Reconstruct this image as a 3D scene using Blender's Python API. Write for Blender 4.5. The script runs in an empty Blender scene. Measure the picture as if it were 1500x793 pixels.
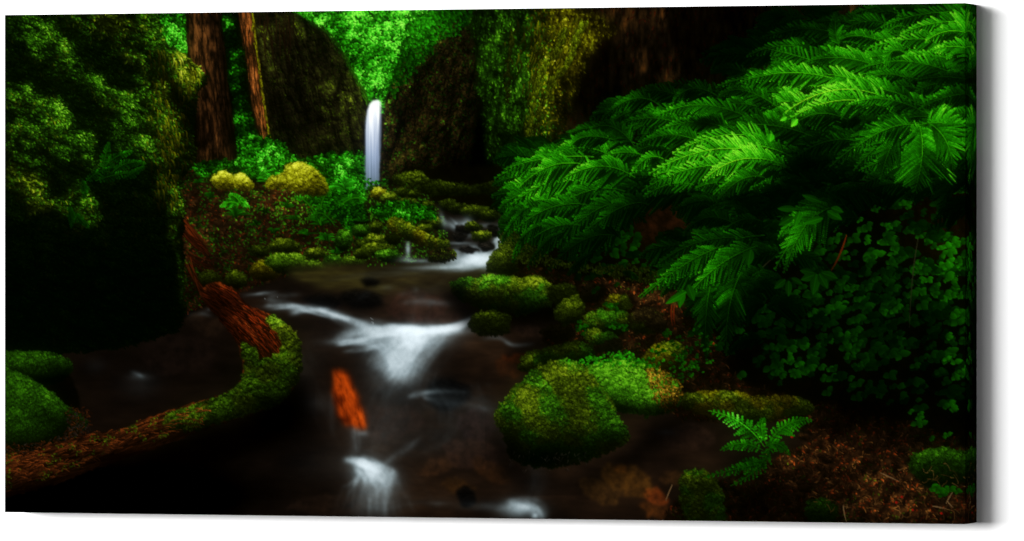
# A gallery-wrapped canvas print (a forest stream picture) on a white wall.
# The print is a real flat object: its picture is computed here with numpy
# (noise, strokes, silky water) and becomes the pigment of the canvas cloth.
import math
import numpy as np

# ----------------------------------------------------------------------------
# 1. PIGMENT ENGINE : coordinates are print units (0..1440 x 0..793), S = supersampling
# ----------------------------------------------------------------------------
S = 2
PW, PH = 1440, 793
NW, NH = PW * S, PH * S
f32 = np.float32
rng = np.random.default_rng(7)
img = np.zeros((NH, NW, 3), f32)
lab = np.zeros((NH, NW), np.int16)
TAB = rng.random((256, 256)).astype(f32)
PARTS = []            # (name, label, parent index or None, kind)


def part(name, label=None, parent=None, kind=None):
    PARTS.append((name, label, parent, kind))
    return len(PARTS) - 1


def vn(x, y, seed=0):
    x0 = np.floor(x); y0 = np.floor(y)
    fx = (x - x0).astype(f32); fy = (y - y0).astype(f32)
    fx = fx * fx * (3 - 2 * fx); fy = fy * fy * (3 - 2 * fy)
    xi = x0.astype(np.int32) + seed * 91; yi = y0.astype(np.int32) + seed * 37
    xa = xi & 255; xb = (xi + 1) & 255; ya = yi & 255; yb = (yi + 1) & 255
    a = TAB[ya, xa]; b = TAB[ya, xb]; c = TAB[yb, xa]; d = TAB[yb, xb]
    return (a + (b - a) * fx) * (1 - fy) + (c + (d - c) * fx) * fy


def fbm(x, y, scale=20., octv=4, seed=0, gain=.5, ax=1., ay=1., rot=0.):
    if rot:
        c, s = math.cos(math.radians(rot)), math.sin(math.radians(rot))
        x, y = x * c + y * s, -x * s + y * c
    x = x / (scale * ax); y = y / (scale * ay)
    r = 0.; amp = 1.; tot = 0.; iso = abs(ax - ay) < .3
    for o in range(octv):
        if iso:
            x, y = x * .81 - y * .586, x * .586 + y * .81
        r = r + amp * vn(x, y, seed + o * 5); tot += amp
        amp *= gain; x = x * 2.03 + 11.3; y = y * 2.03 + 7.7
    return (r / tot).astype(f32)


def billow(x, y, scale, octv=3, seed=0, ax=1., ay=1., rot=0.):
    if rot:
        c, s = math.cos(math.radians(rot)), math.sin(math.radians(rot))
        x, y = x * c + y * s, -x * s + y * c
    x = x / (scale * ax); y = y / (scale * ay)
    r = 0.; amp = 1.; tot = 0.; iso = abs(ax - ay) < .3
    for o in range(octv):
        if iso:
            x, y = x * .81 - y * .586, x * .586 + y * .81
        r = r + amp * (1 - np.abs(2 * vn(x, y, seed + o * 5) - 1)); tot += amp
        amp *= .55; x = x * 2.1 + 3.1; y = y * 2.1 + 9.2
    return (1 - r / tot).astype(f32)


def blur1(a, r, axis):
    r = int(r)
    if r < 1:
        return a
    pad = [(0, 0)] * a.ndim; pad[axis] = (r + 1, r)
    c = np.cumsum(np.pad(a, pad, mode='edge'), axis=axis, dtype=np.float64)
    n = 2 * r + 1
    hi = [slice(None)] * a.ndim; lo = [slice(None)] * a.ndim
    hi[axis] = slice(n, None); lo[axis] = slice(None, -n)
    return ((c[tuple(hi)] - c[tuple(lo)]) / n).astype(f32)


def blur(a, rx, ry=None, n=2):
    ry = rx if ry is None else ry
    for _ in range(n):
        a = blur1(blur1(a, rx, 1), ry, 0)
    return a


def smooth_closed(pts, k=8):
    p = np.array(pts, float); n = len(p); out = []
    t = np.linspace(0, 1, k, endpoint=False)[:, None]
    for i in range(n):
        a, b, c, d = p[i - 1], p[i], p[(i + 1) % n], p[(i + 2) % n]
        out.append(.5 * (2 * b + (c - a) * t + (2 * a - 5 * b + 4 * c - d) * t ** 2 + (3 * b - a - 3 * c + d) * t ** 3))
    return np.concatenate(out)


def smooth_open(pts, k=12):
    p = np.array(pts, float)
    q = np.vstack([2 * p[0] - p[1], p, 2 * p[-1] - p[-2]]); out = []
    t = np.linspace(0, 1, k, endpoint=False)[:, None]
    for i in range(1, len(q) - 2):
        a, b, c, d = q[i - 1], q[i], q[i + 1], q[i + 2]
        out.append(.5 * (2 * b + (c - a) * t + (2 * a - 5 * b + 4 * c - d) * t ** 2 + (3 * b - a - 3 * c + d) * t ** 3))
    out.append(p[-1][None])
    return np.concatenate(out)


def fill(pts, y0, y1, x0, x1):
    m = np.zeros((y1 - y0, x1 - x0), f32)
    p = np.asarray(pts) * S
    a = p; b = np.roll(p, -1, 0)
    for r in range(y1 - y0):
        y = y0 + r + .5
        k = (a[:, 1] <= y) != (b[:, 1] <= y)
        if not k.any():
            continue
        xs = np.sort(a[k, 0] + (y - a[k, 1]) * (b[k, 0] - a[k, 0]) / (b[k, 1] - a[k, 1]))
        for i in range(0, len(xs) - 1, 2):
            l = max(0, int(math.ceil(xs[i] - x0 - .5))); h = min(x1 - x0, int(math.ceil(xs[i + 1] - x0 - .5)))
            if h > l:
                m[r, l:h] = 1
    return m


class Reg:
    """a patch of the print: mask, coordinates"""
    def __init__(self, pts, rough=2., rscale=8., seed=1, soft=1, smooth=True, pad=10):
        p = smooth_closed(pts) if smooth else np.array(pts, float)
        x0 = max(0, int((p[:, 0].min() - pad) * S)); x1 = min(NW, int((p[:, 0].max() + pad) * S))
        y0 = max(0, int((p[:, 1].min() - pad) * S)); y1 = min(NH, int((p[:, 1].max() + pad) * S))
        self.b = (y0, y1, x0, x1); self.sl = (slice(y0, y1), slice(x0, x1))
        m = fill(p, *self.b)
        yy, xx = np.mgrid[y0:y1, x0:x1]
        self.X = (xx / S).astype(f32); self.Y = (yy / S).astype(f32)
        if rough > 0:
            dx = (fbm(self.X, self.Y, rscale, 3, seed) - .5) * 4 * rough * S
            dy = (fbm(self.X, self.Y, rscale, 3, seed + 3) - .5) * 4 * rough * S
            ix = np.clip(xx - x0 + dx, 0, x1 - x0 - 1).astype(np.int32); iy = np.clip(yy - y0 + dy, 0, y1 - y0 - 1).astype(np.int32)
            m = m[iy, ix]
        self.hard = m
        self.m = blur(m, soft) if soft else m

    def dome(self, r, k=1., kx=0.):
        h = blur(self.hard, int(r * S), n=3)
        gy, gx = np.gradient(h)
        return np.clip(.68 + 1.05 * k * r * S * gy + kx * r * S * gx, .04, 1.7)

    def put(self, col, pid=None, alpha=1.):
        a = (self.m * alpha)[..., None]
        img[self.sl] = img[self.sl] * (1 - a) + col * a
        if pid is not None:
            lab[self.sl][self.m > .5] = pid

    def sample(self, n, seed=0):
        r = np.random.default_rng(seed)
        ys, xs = np.nonzero(self.hard > .5)
        if len(ys) == 0:
            return np.zeros(0, int), np.zeros(0, int)
        k = r.integers(0, len(ys), n)
        return ys[k], xs[k]


def ramp(v, stops):
    v = np.asarray(v, f32)
    ps = [s[0] for s in stops]
    return np.stack([np.interp(v, ps, [s[1][c] / 255. for s in stops]) for c in range(3)], -1).astype(f32)


def G(base, spots=()):
    def f(x, y):
        v = np.full(np.shape(x), base, f32)
        for s in spots:
            cx, cy, rx, ry, a = s[:5]
            dx = x - cx; dy = y - cy
            if len(s) > 5:
                c, n = math.cos(math.radians(s[5])), math.sin(math.radians(s[5]))
                dx, dy = dx * c + dy * n, -dx * n + dy * c
            v = v + a * np.exp(-(dx / rx) ** 2 - (dy / ry) ** 2)
        return np.clip(v, 0, 3)
    return f


def strokes(x0, y0, x1, y1, w, c0, c1, pid=None, cx=None, cy=None, prof='leaf', alpha=1., mid=0., chunk=6000):
    """painter-ordered tapered ribbons; mid = lightness of the vein / centre line"""
    x0, y0, x1, y1 = [np.atleast_1d(np.asarray(a, f32)) for a in (x0, y0, x1, y1)]
    N = len(x0); w = np.broadcast_to(np.asarray(w, f32), (N,))
    c0 = np.broadcast_to(np.asarray(c0, f32), (N, 3)); c1 = np.broadcast_to(np.asarray(c1, f32), (N, 3))
    cx = (x0 + x1) / 2 if cx is None else np.asarray(cx, f32); cy = (y0 + y1) / 2 if cy is None else np.asarray(cy, f32)
    for a in range(0, N, chunk):
        q = slice(a, min(N, a + chunk))
        X0, Y0, X1, Y1, CX, CY, Wd = [v[q][:, None, None] for v in (x0, y0, x1, y1, cx, cy, w)]
        L = float(np.max(np.hypot(CX - X0, CY - Y0) + np.hypot(X1 - CX, Y1 - CY)))
        K = int(L * S * 1.25) + 2; M = max(1, int(2 * float(Wd.max()) * S * 1.3) + 1)
        t = np.linspace(0, 1, K, dtype=f32)[None, :, None]
        s = (np.linspace(-1, 1, M, dtype=f32) if M > 1 else np.zeros(1, f32))[None, None, :]
        px = (1 - t) ** 2 * X0 + 2 * t * (1 - t) * CX + t * t * X1
        py = (1 - t) ** 2 * Y0 + 2 * t * (1 - t) * CY + t * t * Y1
        tx = 2 * (1 - t) * (CX - X0) + 2 * t * (X1 - CX); ty = 2 * (1 - t) * (CY - Y0) + 2 * t * (Y1 - CY)
        ln = np.hypot(tx, ty) + 1e-5
        if prof == 'leaf':
            wp = np.sin(np.pi * np.clip(t, .04, .98) ** .8) ** .75
        elif prof == 'taper':
            wp = 1 - .8 * t
        elif prof == 'saw':
            wp = (1 - t) ** .45 * (.55 + .45 * np.abs(np.sin(t * np.pi * 9)))
        else:
            wp = np.ones_like(t)
        ox = -ty / ln * s * Wd * wp; oy = tx / ln * s * Wd * wp
        xs = px + ox; ys = py + oy
        col = c0[q][:, None, None, :] * (1 - t[..., None]) + c1[q][:, None, None, :] * t[..., None]
        col = np.broadcast_to(col, xs.shape + (3,))
        if mid:
            col = col * (1 + mid * (-s))[..., None]
        xi = (xs * S).astype(np.int32).ravel(); yi = (ys * S).astype(np.int32).ravel()
        ok = (xi >= 0) & (xi < NW) & (yi >= 0) & (yi < NH)
        xi = xi[ok]; yi = yi[ok]; col = col.reshape(-1, 3)[ok]
        if alpha < 1:
            img[yi, xi] = img[yi, xi] * (1 - alpha) + col * alpha
        else:
            img[yi, xi] = col
        if pid is not None:
            lab[yi, xi] = pid


# colour ramps (display values)
MOSS = [(0, (1, 2, 0)), (.2, (16, 22, 2)), (.45, (50, 68, 5)), (.7, (92, 118, 10)), (1, (150, 168, 22)), (1.5, (205, 212, 60))]
MOSSG = [(0, (0, 2, 0)), (.2, (10, 24, 2)), (.45, (32, 76, 5)), (.7, (58, 128, 10)), (1, (104, 182, 22)), (1.5, (170, 230, 60))]
OLIVE = [(0, (1, 2, 0)), (.2, (13, 23, 2)), (.45, (41, 72, 5)), (.7, (75, 122, 10)), (1, (127, 174, 22)), (1.5, (190, 222, 60))]
YELLOW = [(0, (4, 3, 0)), (.2, (30, 26, 2)), (.45, (88, 84, 4)), (.7, (138, 144, 8)), (1, (182, 188, 22)), (1.5, (240, 236, 90))]
LEAF = [(0, (0, 2, 0)), (.2, (4, 28, 0)), (.45, (18, 82, 2)), (.7, (32, 138, 8)), (1, (54, 200, 26)), (1.5, (150, 245, 80))]
FERN = [(0, (0, 2, 0)), (.15, (3, 20, 0)), (.4, (14, 72, 1)), (.7, (30, 132, 4)), (1, (60, 190, 14)), (1.5, (150, 240, 50))]
BARK = [(0, (2, 1, 0)), (.25, (24, 13, 5)), (.5, (58, 33, 13)), (.8, (112, 62, 24)), (1.1, (170, 92, 36))]
REDBARK = [(0, (4, 1, 0)), (.25, (38, 12, 4)), (.5, (92, 32, 8)), (.8, (158, 62, 16)), (1.1, (220, 110, 40))]
LOGB = [(0, (4, 1, 0)), (.25, (34, 15, 5)), (.5, (84, 38, 11)), (.8, (142, 66, 22)), (1.1, (196, 108, 46))]
EARTH = [(0, (1, 1, 0)), (.25, (20, 11, 4)), (.5, (50, 29, 11)), (.8, (96, 58, 22)), (1.1, (150, 96, 40))]
CLIFF = [(0, (1, 1, 0)), (.25, (16, 12, 4)), (.5, (38, 29, 10)), (.8, (74, 62, 20)), (1.1, (120, 108, 34))]
STONE = [(0, (0, 0, 0)), (.3, (16, 14, 11)), (.6, (40, 34, 28)), (1, (84, 74, 62))]


def leaves(reg, n, v, pal, ln=(3, 6), w=1., ang=(60, 50), seed=0, pid=None, jit=(.48, 1.45), keep=None, mid=.15, curl=.25, tipgain=1.25, root=.62, alpha=1.):
    """n small leaves scattered in a patch, drawn top to bottom"""
    r = np.random.default_rng(seed)
    ys, xs = reg.sample(n, seed)
    if len(ys) == 0:
        return
    if keep is not None:
        k = keep[ys, xs] > r.random(len(ys)); ys, xs = ys[k], xs[k]
    n = len(ys)
    vv = v[ys, xs] * r.uniform(jit[0], jit[1], n)
    X = xs / S + reg.b[2] / S; Y = ys / S + reg.b[0] / S
    a = np.radians(r.normal(ang[0], ang[1], n)); L = r.uniform(ln[0], ln[1], n)
    x1 = X + np.cos(a) * L; y1 = Y + np.sin(a) * L
    cx = (X + x1) / 2 + r.normal(0, curl, n) * L; cy = (Y + y1) / 2 - np.abs(r.normal(0, curl, n)) * L
    o = np.argsort(Y + r.normal(0, 3.5, n) + 2.5 * vv)
    c0 = ramp(vv * root, pal); c1 = ramp(vv * tipgain, pal)
    strokes(X[o], Y[o], x1[o], y1[o], (w * r.uniform(.6, 1.3, n))[o], c0[o], c1[o], pid, cx[o], cy[o], mid=mid, alpha=alpha)


def moss(pid, pts, light, pal=MOSS, dome=(14, 1.2, 0.), bs=(11, 1.2), n=4000, ln=(2, 4.5), w=.8, rough=2., rscale=7., seed=1, ang=(70, 55),
         contrast=1., base=.8, soft=1, pal2=None, mixs=28, stretch=(1., 1., 0.), keep=.0):
    """a mossy mass: rounded by its own light and shade in the picture, covered with tiny sprigs"""
    R = Reg(pts, rough, rscale, seed, soft)
    v = light(R.X, R.Y) if callable(light) else np.full(R.X.shape, light, f32)
    if dome:
        v = v * R.dome(*dome)
    h = billow(R.X, R.Y, bs[0], 4, seed + 2, stretch[0], stretch[1], stretch[2])
    gy = np.gradient(h)[0] * S * bs[0]
    sh = np.clip(.92 + contrast * bs[1] * gy * .3 + (h - .5) * .9, .12, 1.8)
    v = v * sh
    v = 1.2 * v * (.55 + .9 * fbm(R.X, R.Y, mixs, 3, seed + 9))
    p2 = pal2 or pal
    ln = (ln[0] * .72, ln[1] * .72); w = w * .82
    mx = np.clip((fbm(R.X, R.Y, mixs, 3, seed + 15) - .42) * 6, 0, 1)[..., None] if pal2 else 0
    fine = .6 + .8 * fbm(R.X, R.Y, 2.6, 3, seed + 4)
    c = ramp(v * base * fine, pal) * (1 - mx) + (ramp(v * base * fine, p2) * mx if pal2 else 0)
    R.put(c, pid)
    if n:
        if pal2:
            leaves(R, int(n * .75), v, pal, ln, w, ang, seed + 31, pid, keep=1 - mx[..., 0], jit=(.66, 1.36), mid=.08, alpha=.62)
            leaves(R, int(n * .75), v, pal2, ln, w, ang, seed + 32, pid, keep=mx[..., 0], jit=(.66, 1.36), mid=.08, alpha=.62)
        else:
            leaves(R, int(n * 1.4), v, pal, ln, w, ang, seed + 31, pid, jit=(.66, 1.36), mid=.06, alpha=.62)
    return R, v


def ellipse(cx, cy, rx, ry, n=10, rot=0, sq=.0, seed=0):
    r = np.random.default_rng(seed + int(cx * 7 + cy * 13))
    out = []
    for k in range(n):
        a = 2 * math.pi * k / n; q = r.uniform(.88, 1.1)
        x, y = math.cos(a) * rx * q, math.sin(a) * ry * q
        c, s = math.cos(math.radians(rot)), math.sin(math.radians(rot))
        out.append((cx + x * c - y * s, cy + x * s + y * c))
    return out


def bez(a, b, c, t):
    t = t[:, None]
    return (1 - t) ** 2 * np.array(a) + 2 * t * (1 - t) * np.array(b) + t * t * np.array(c), 2 * (1 - t) * (np.array(b) - np.array(a)) + 2 * t * (np.array(c) - np.array(b))


def frond(base, ctrl, tip, w, pid, light, v=1., ang=(62, 62), droop=.25, np_=26, pal=FERN, sub=10, sv=(1., .72), sl=.16, seed=0, fine=.75,
          rach=.8, t0=.1, flat=1., peak=.3, end=.9):
    """one fern frond: rachis, pinnae on both sides, pinnules on each pinna"""
    r = np.random.default_rng(seed + int(base[0] * 3 + tip[1] * 5))
    t = np.linspace(t0, .985, np_)
    P, T = bez(base, ctrl, tip, t)
    T = T / (np.linalg.norm(T, axis=1)[:, None] + 1e-6)
    prof = np.clip(t / peak, 0, 1) ** .7 * np.clip((1.04 - t) / (1.04 - peak), 0, 1) ** end
    ax0, ay0, ax1, ay1, aw, av0, av1 = [], [], [], [], [], [], []
    order = np.argsort(-t) if tip[1] < base[1] else np.argsort(t)
    pv = vn(t * 7, np.full_like(t, seed * 1.7), 3) * .8 + .6
    acc = []
    for i in order:
        for side in ((0, 1) if T[i, 0] > 0 else (1, 0)):
            sg = 1 if side == 0 else -1
            # side 0 : the side that points up in the picture
            up = -1 if T[i, 0] > 0 else 1
            a = math.radians(ang[side] * (1 - .25 * t[i])) * sg * up + r.normal(0, .10)
            d = np.array([T[i, 0] * math.cos(a) - T[i, 1] * math.sin(a), T[i, 0] * math.sin(a) + T[i, 1] * math.cos(a)])
            L = w[side] * prof[i] * r.uniform(.74, 1.12)
            if L < 1.5:
                continue
            e = P[i] + d * L + np.array([0, droop * L]); nd = np.array([-d[1], d[0]]); m = P[i] + d * L * .55 + np.array([0, -.08 * L]) + nd * L * r.normal(0, .07); e = e + nd * L * r.normal(0, .06)
            k = max(4, int(L / (2.3 if sub > 6 else 3.4)) + 1)
            s = np.linspace(.03, 1, k)
            Q, D = bez(P[i], m, e, s)
            D = D / (np.linalg.norm(D, axis=1)[:, None] + 1e-6)
            pl = np.maximum(sl * L * (1.05 - s) ** .7, 1.2)
            bright = v * sv[side] * pv[i] * r.uniform(.75, 1.2)
            if sub > 6:
                acc.append(np.array([[P[i, 0] + 1, P[i, 1] + 1.8, e[0] + 1, e[1] + 1.8, pl.max() * .6, bright * .26]]))
            for q in (1, -1):
                b = math.radians(58) * q
                dx = (D[:, 0] * math.cos(b) - D[:, 1] * math.sin(b)) * pl; dy = (D[:, 0] * math.sin(b) + D[:, 1] * math.cos(b)) * pl * flat
                acc.append(np.stack([Q[:, 0], Q[:, 1], Q[:, 0] + dx, Q[:, 1] + dy, np.full(k, fine), np.full(k, bright) * (.62 + .5 * s) * (1. if q * up * sg > 0 else .84)], 1))
            # the pinna's own rib
            acc.append(np.array([[P[i, 0], P[i, 1], e[0], e[1], .55, bright * .9]]))
    A = np.concatenate(acc)
    lg = light(A[:, 0], A[:, 1]) if callable(light) else light
    vv = A[:, 5] * lg * r.uniform(.8, 1.2, len(A))
    strokes(A[:, 0], A[:, 1], A[:, 2], A[:, 3], A[:, 4], ramp(vv * .7, pal), ramp(vv * 1.2, pal), pid, mid=.18)
    if rach:
        tt = np.linspace(0, 1, 12); P, _ = bez(base, ctrl, tip, tt)
        lv = light(P[:-1, 0], P[:-1, 1]) if callable(light) else np.full(11, light)
        c = ramp(np.asarray(lv) * v * .9, pal) * np.array([1.25, 1., .9], f32)
        strokes(P[:-1, 0], P[:-1, 1], P[1:, 0], P[1:, 1], rach * .8, c, c, pid, prof='flat')


FOAM = np.zeros((PH, PW), f32)


def foam(path, wd, n, amp, seed=0, seg=(.25, .7), thin=1., spread=1.):
    """silky long-exposure water: many faint threads that follow one path"""
    r = np.random.default_rng(seed)
    p = smooth_open(path, 24); m = len(p)
    d = np.gradient(p, axis=0); d /= np.linalg.norm(d, axis=1)[:, None] + 1e-6
    nr = np.stack([-d[:, 1], d[:, 0]], 1)
    tt = np.linspace(0, 1, m)
    wv = np.interp(tt, np.linspace(0, 1, len(wd)), wd)
    K = int(np.linalg.norm(np.diff(p, axis=0), axis=1).sum() * 1.4) + 4
    acc = np.zeros(PH * PW, np.float64)
    for _ in range(n):
        o = r.normal(0, .45) ; ln = r.uniform(*seg); a = r.uniform(-.1, 1 - ln * .7); b = min(1, a + ln); a = max(0, a)
        u = np.linspace(a, b, K)
        dr = o + (u - a) * r.normal(0, .35) * spread
        x = np.interp(u, tt, p[:, 0]) + np.interp(u, tt, nr[:, 0]) * dr * np.interp(u, tt, wv)
        y = np.interp(u, tt, p[:, 1]) + np.interp(u, tt, nr[:, 1]) * dr * np.interp(u, tt, wv)
        e = np.sin(np.pi * np.linspace(0, 1, K)) * amp * r.uniform(.3, 1.2)
        xi = x.astype(int); yi = y.astype(int); ok = (xi >= 0) & (xi < PW) & (yi >= 0) & (yi < PH)
        acc += np.bincount(yi[ok] * PW + xi[ok], e[ok], PH * PW)
    FOAM[:] += blur(acc.reshape(PH, PW).astype(f32), max(1, int(thin)), n=2)


def puff(cx, cy, rx, ry, a, rot=0):
    y, x = np.mgrid[0:PH, 0:PW].astype(f32)
    c, s = math.cos(math.radians(rot)), math.sin(math.radians(rot))
    dx, dy = x - cx, y - cy
    FOAM[:] += a * np.exp(-((dx * c + dy * s) / rx) ** 2 - ((-dx * s + dy * c) / ry) ** 2)


def foam_put(soft=0):
    global FOAM
    F = FOAM
    f = np.repeat(np.repeat(F, S, 0), S, 1); f = blur(f, 1)
    f = 1.25 * f * (.8 + .4 * fbm(XX, YY, 9, 3, 77))
    a = 1 - np.exp(-f)
    col = ramp(a, [(0, (70, 80, 82)), (.4, (112, 130, 136)), (.75, (165, 186, 194)), (1, (226, 238, 244))])
    img[:] = img * (1 - a[..., None]) + col * a[..., None]
    FOAM = np.zeros((PH, PW), f32)


yy_, xx_ = np.mgrid[0:NH, 0:NW]
XX = (xx_ / S).astype(f32); YY = (yy_ / S).astype(f32)
# ----------------------------------------------------------------------------
# 2. THE PICTURE ON THE CLOTH, back to front
# ----------------------------------------------------------------------------
# --- dark forest floor and hillside under everything
P_HILL = part('hillside', 'near-black forest hillside printed behind the ferns', kind='stuff')
v = G(.05, [(960, 60, 120, 70, .22), (860, 330, 200, 60, .05), (985, 320, 60, 45, .3), (1380, 330, 50, 60, .22), (1240, 20, 50, 22, .35), (1150, 300, 60, 40, .1),
            (1100, 60, 40, 60, .06)])(XX, YY)
v *= .5 + fbm(XX, YY, 26, 5, 3)
v *= .6 + .8 * billow(XX, YY, 10, 3, 8)
img[:] = ramp(v * .9, [(0, (0, 1, 0)), (.2, (14, 7, 2)), (.5, (52, 24, 8)), (1, (110, 60, 20))])
lab[:] = P_HILL

# --- bright broadleaf foliage in the gap and behind the trunks
P_BUSH = part('leafy_bush', 'glowing green leafy bushes above the waterfall', kind='stuff')
def bush(pts, light, n, ln, w, seed, pid=P_BUSH, base=.45, pal=LEAF, rough=3, ang=(25, 60), jit=(.3, 1.75)):
    R = Reg(pts, rough, 8, seed, 1)
    v = light(R.X, R.Y)
    v = v * np.clip(.1 + 1.75 * fbm(R.X, R.Y, 11, 4, seed + 1), .15, 2) * np.clip(.45 + 1.2 * (billow(R.X, R.Y, 15, 3, seed + 6)), .2, 1.6)
    v = v * np.clip(.45 + 1.1 * billow(R.X, R.Y, 30, 3, seed + 8), .35, 1.5)
    R.put(ramp(v * base, pal), pid)
    leaves(R, n, v, pal, ln, w, ang, seed + 3, pid, jit=jit, mid=.2)
    return R, v
bush([(415, 5), (700, 5), (665, 40), (625, 75), (602, 110), (582, 158), (545, 160), (520, 130), (500, 95), (470, 60), (430, 40)],
     G(.62, [(500, 30, 80, 30, .5), (560, 35, 60, 35, .3), (590, 55, 40, 30, .24), (550, 115, 34, 40, .16), (655, 30, 40, 40, -.34), (610, 90, 20, 40, -.2)]), 9500, (2, 5.5), 1.35, 11)
bush([(225, 10), (285, 10), (285, 90), (250, 90), (236, 70)], G(.75, [(252, 60, 20, 40, .25)]), 1500, (2, 5), 1.2, 13)
bush([(318, 10), (360, 10), (385, 140), (410, 215), (450, 250), (330, 250), (338, 150), (325, 90)],
     G(.06, [(334, 32, 6, 8, .8), (340, 80, 8, 7, .6), (345, 105, 9, 10, .66), (341, 128, 8, 8, .5), (350, 150, 8, 10, .4), (354, 176, 13, 12, .9), (388, 208, 20, 10, .8), (364, 214, 24, 15, 1.)]),
     2600, (2, 6), 1.4, 15)

# --- the hollow cliff left of the fall
P_CLIFF_L = part('cliff', 'dark hollow cliff with a mossy lit rim left of the waterfall')
R = Reg([(352, 5), (405, 5), (440, 24), (474, 44), (497, 70), (512, 98), (528, 126), (540, 148), (535, 190), (533, 262), (470, 262), (400, 240), (372, 180), (362, 100)], 2, 8, 21, 2)
v = G(.16, [(495, 140, 34, 50, .2), (520, 135, 12, 40, .26), (440, 120, 50, 50, .04), (405, 60, 30, 60, .12), (460, 62, 26, 16, .02), (440, 170, 40, 60, -.04), (380, 60, 30, 50, .06)])(R.X, R.Y)
hq = billow(R.X, R.Y, 24, 5, 25, .8, 1.7, -10); rel = np.clip(.85 + np.gradient(hq)[0] * S * 9 - np.gradient(hq)[1] * S * 4 + (hq - .5) * 1.2, .15, 2.2)
v *= 1.1 * rel * np.clip(-.05 + 2. * fbm(R.X, R.Y, 9, 5, 22, ay=1.6), .1, 2) * (.6 + .8 * billow(R.X, R.Y, 5, 3, 23))
R.put(ramp(v, [(0, (1, 1, 0)), (.15, (17, 15, 5)), (.3, (32, 33, 9)), (.5, (56, 66, 15)), (.8, (100, 116, 28))]), P_CLIFF_L)
leaves(R, 1800, v * G(.95, [(505, 140, 25, 45, .3), (415, 40, 40, 25, .5)])(R.X, R.Y), MOSS, (2, 4), .6, (70, 50), 24, P_CLIFF_L)
# rim of lit moss and hanging vines
rim = smooth_open([(452, 30), (476, 44), (498, 70), (513, 98), (528, 126), (539, 150)], 30)
r = np.random.default_rng(5)
for q in range(2):
    j = r.normal(0, 1.6, (len(rim), 2)) + q * np.array([-1.2, .8])
    c = ramp(np.linspace(.3, .7, len(rim)) * r.uniform(.4, 1.1, len(rim)), MOSSG)
    strokes(rim[:, 0] + j[:, 0], rim[:, 1] + j[:, 1], rim[:, 0] + j[:, 0] + 2, rim[:, 1] + j[:, 1] + 4, .6, c, c * .6, P_CLIFF_L, alpha=.7)
for q in range(26):
    x = r.uniform(380, 432); y = r.uniform(15, 40); h = r.uniform(30, 90)
    c = ramp(np.array([r.uniform(.15, .42)]), BARK)
    strokes([x], [y], [x + r.normal(4, 6)], [y + h], .5, c, c * .4, P_CLIFF_L, cx=[x + r.normal(0, 8)], cy=[y + h / 2], alpha=.7)

# --- the middle cliff right of the fall
P_CLIFF_M = part('cliff', 'tall brown cliff with green rim right of the waterfall')
R = Reg([(690, 0), (742, 0), (738, 120), (745, 240), (740, 300), (560, 300), (559, 210), (562, 158), (572, 128), (588, 92), (612, 62), (640, 36), (660, 22)], 2, 8, 31, 2)
v = G(.15, [(568, 190, 9, 70, .22), (585, 110, 14, 40, .2), (640, 60, 60, 30, .14), (625, 160, 45, 60, .1), (600, 235, 40, 40, .12), (660, 120, 40, 40, .08), (708, 210, 20, 90, -.2), (700, 60, 8, 50, -.1), (675, 275, 50, 40, -.16),
            (722, 130, 12, 80, .05)])(R.X, R.Y)
hq = billow(R.X, R.Y, 30, 5, 36, .8, 1.6, 12); rel = np.clip(.85 + np.gradient(hq)[0] * S * 10 + np.gradient(hq)[1] * S * 5 + (hq - .5) * 1.2, .12, 2.2)
v *= 1.1 * rel * np.clip(-.05 + 2. * fbm(R.X, R.Y, 9, 5, 32, ay=1.4), .1, 2) * (.55 + .9 * billow(R.X, R.Y, 5, 3, 33))
R.put(ramp(v, [(0, (0, 0, 0)), (.1, (13, 9, 3)), (.25, (34, 25, 8)), (.45, (56, 50, 13)), (.8, (92, 98, 24))]), P_CLIFF_M)
leaves(R, 2600, v * G(1., [(570, 170, 14, 80, .6), (600, 90, 25, 40, .6), (645, 40, 40, 25, .5)])(R.X, R.Y), MOSSG, (2, 5), .8, (75, 45), 34, P_CLIFF_M)
leaves(R, 2600, v * 1.15, CLIFF, (2, 5), .6, (20, 50), 35, P_CLIFF_M, root=.9)
# blend of leaves over the rim of the gap
R = Reg([(590, 60), (620, 15), (690, 12), (680, 40), (640, 60), (612, 95), (590, 120), (575, 140), (572, 120)], 4, 9, 37, 4)
leaves(R, 900, G(.3, [(620, 40, 30, 30, .3)])(R.X, R.Y), LEAF, (3, 7), 1.5, (60, 50), 38, P_BUSH)

# --- hanging-moss cliff
P_CLIFF_R = part('cliff', 'cliff draped in olive and yellow hanging moss')
R = Reg([(706, 0), (925, 0), (915, 40), (880, 60), (862, 95), (845, 130), (838, 175), (812, 210), (800, 240), (760, 250), (722, 245), (712, 190), (703, 120)], 4, 10, 41, 8)
v = 1.3 * G(.25, [(745, 60, 35, 60, .27), (740, 150, 22, 40, .2), (772, 110, 20, 40, .16), (838, 50, 28, 38, .62), (810, 90, 24, 50, .3), (782, 170, 10, 60, .42), (800, 140, 14, 40, .28), (880, 20, 25, 14, .12), (722, 220, 20, 30, -.05),
            (762, 215, 25, 30, -.1), (830, 170, 20, 30, -.18), (765, 30, 14, 40, -.08)])(R.X, R.Y)
hq = billow(R.X, R.Y, 22, 4, 48, .7, 2.0, 10); rel = np.clip(.9 + np.gradient(hq)[0] * S * 8 - np.gradient(hq)[1] * S * 3 + (hq - .5) * 1.3, .12, 2.2)
v *= 1.15 * rel * (.4 + 1.2 * fbm(R.X, R.Y, 8, 4, 42, ax=.7, ay=1.7)) * (.5 + 1. * billow(R.X, R.Y, 7, 3, 43, .7, 2.0, 8))
yel = np.clip((R.X - 770) / 45, 0, 1) * np.clip(1.3 - R.Y / 300, 0, 1)
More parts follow.
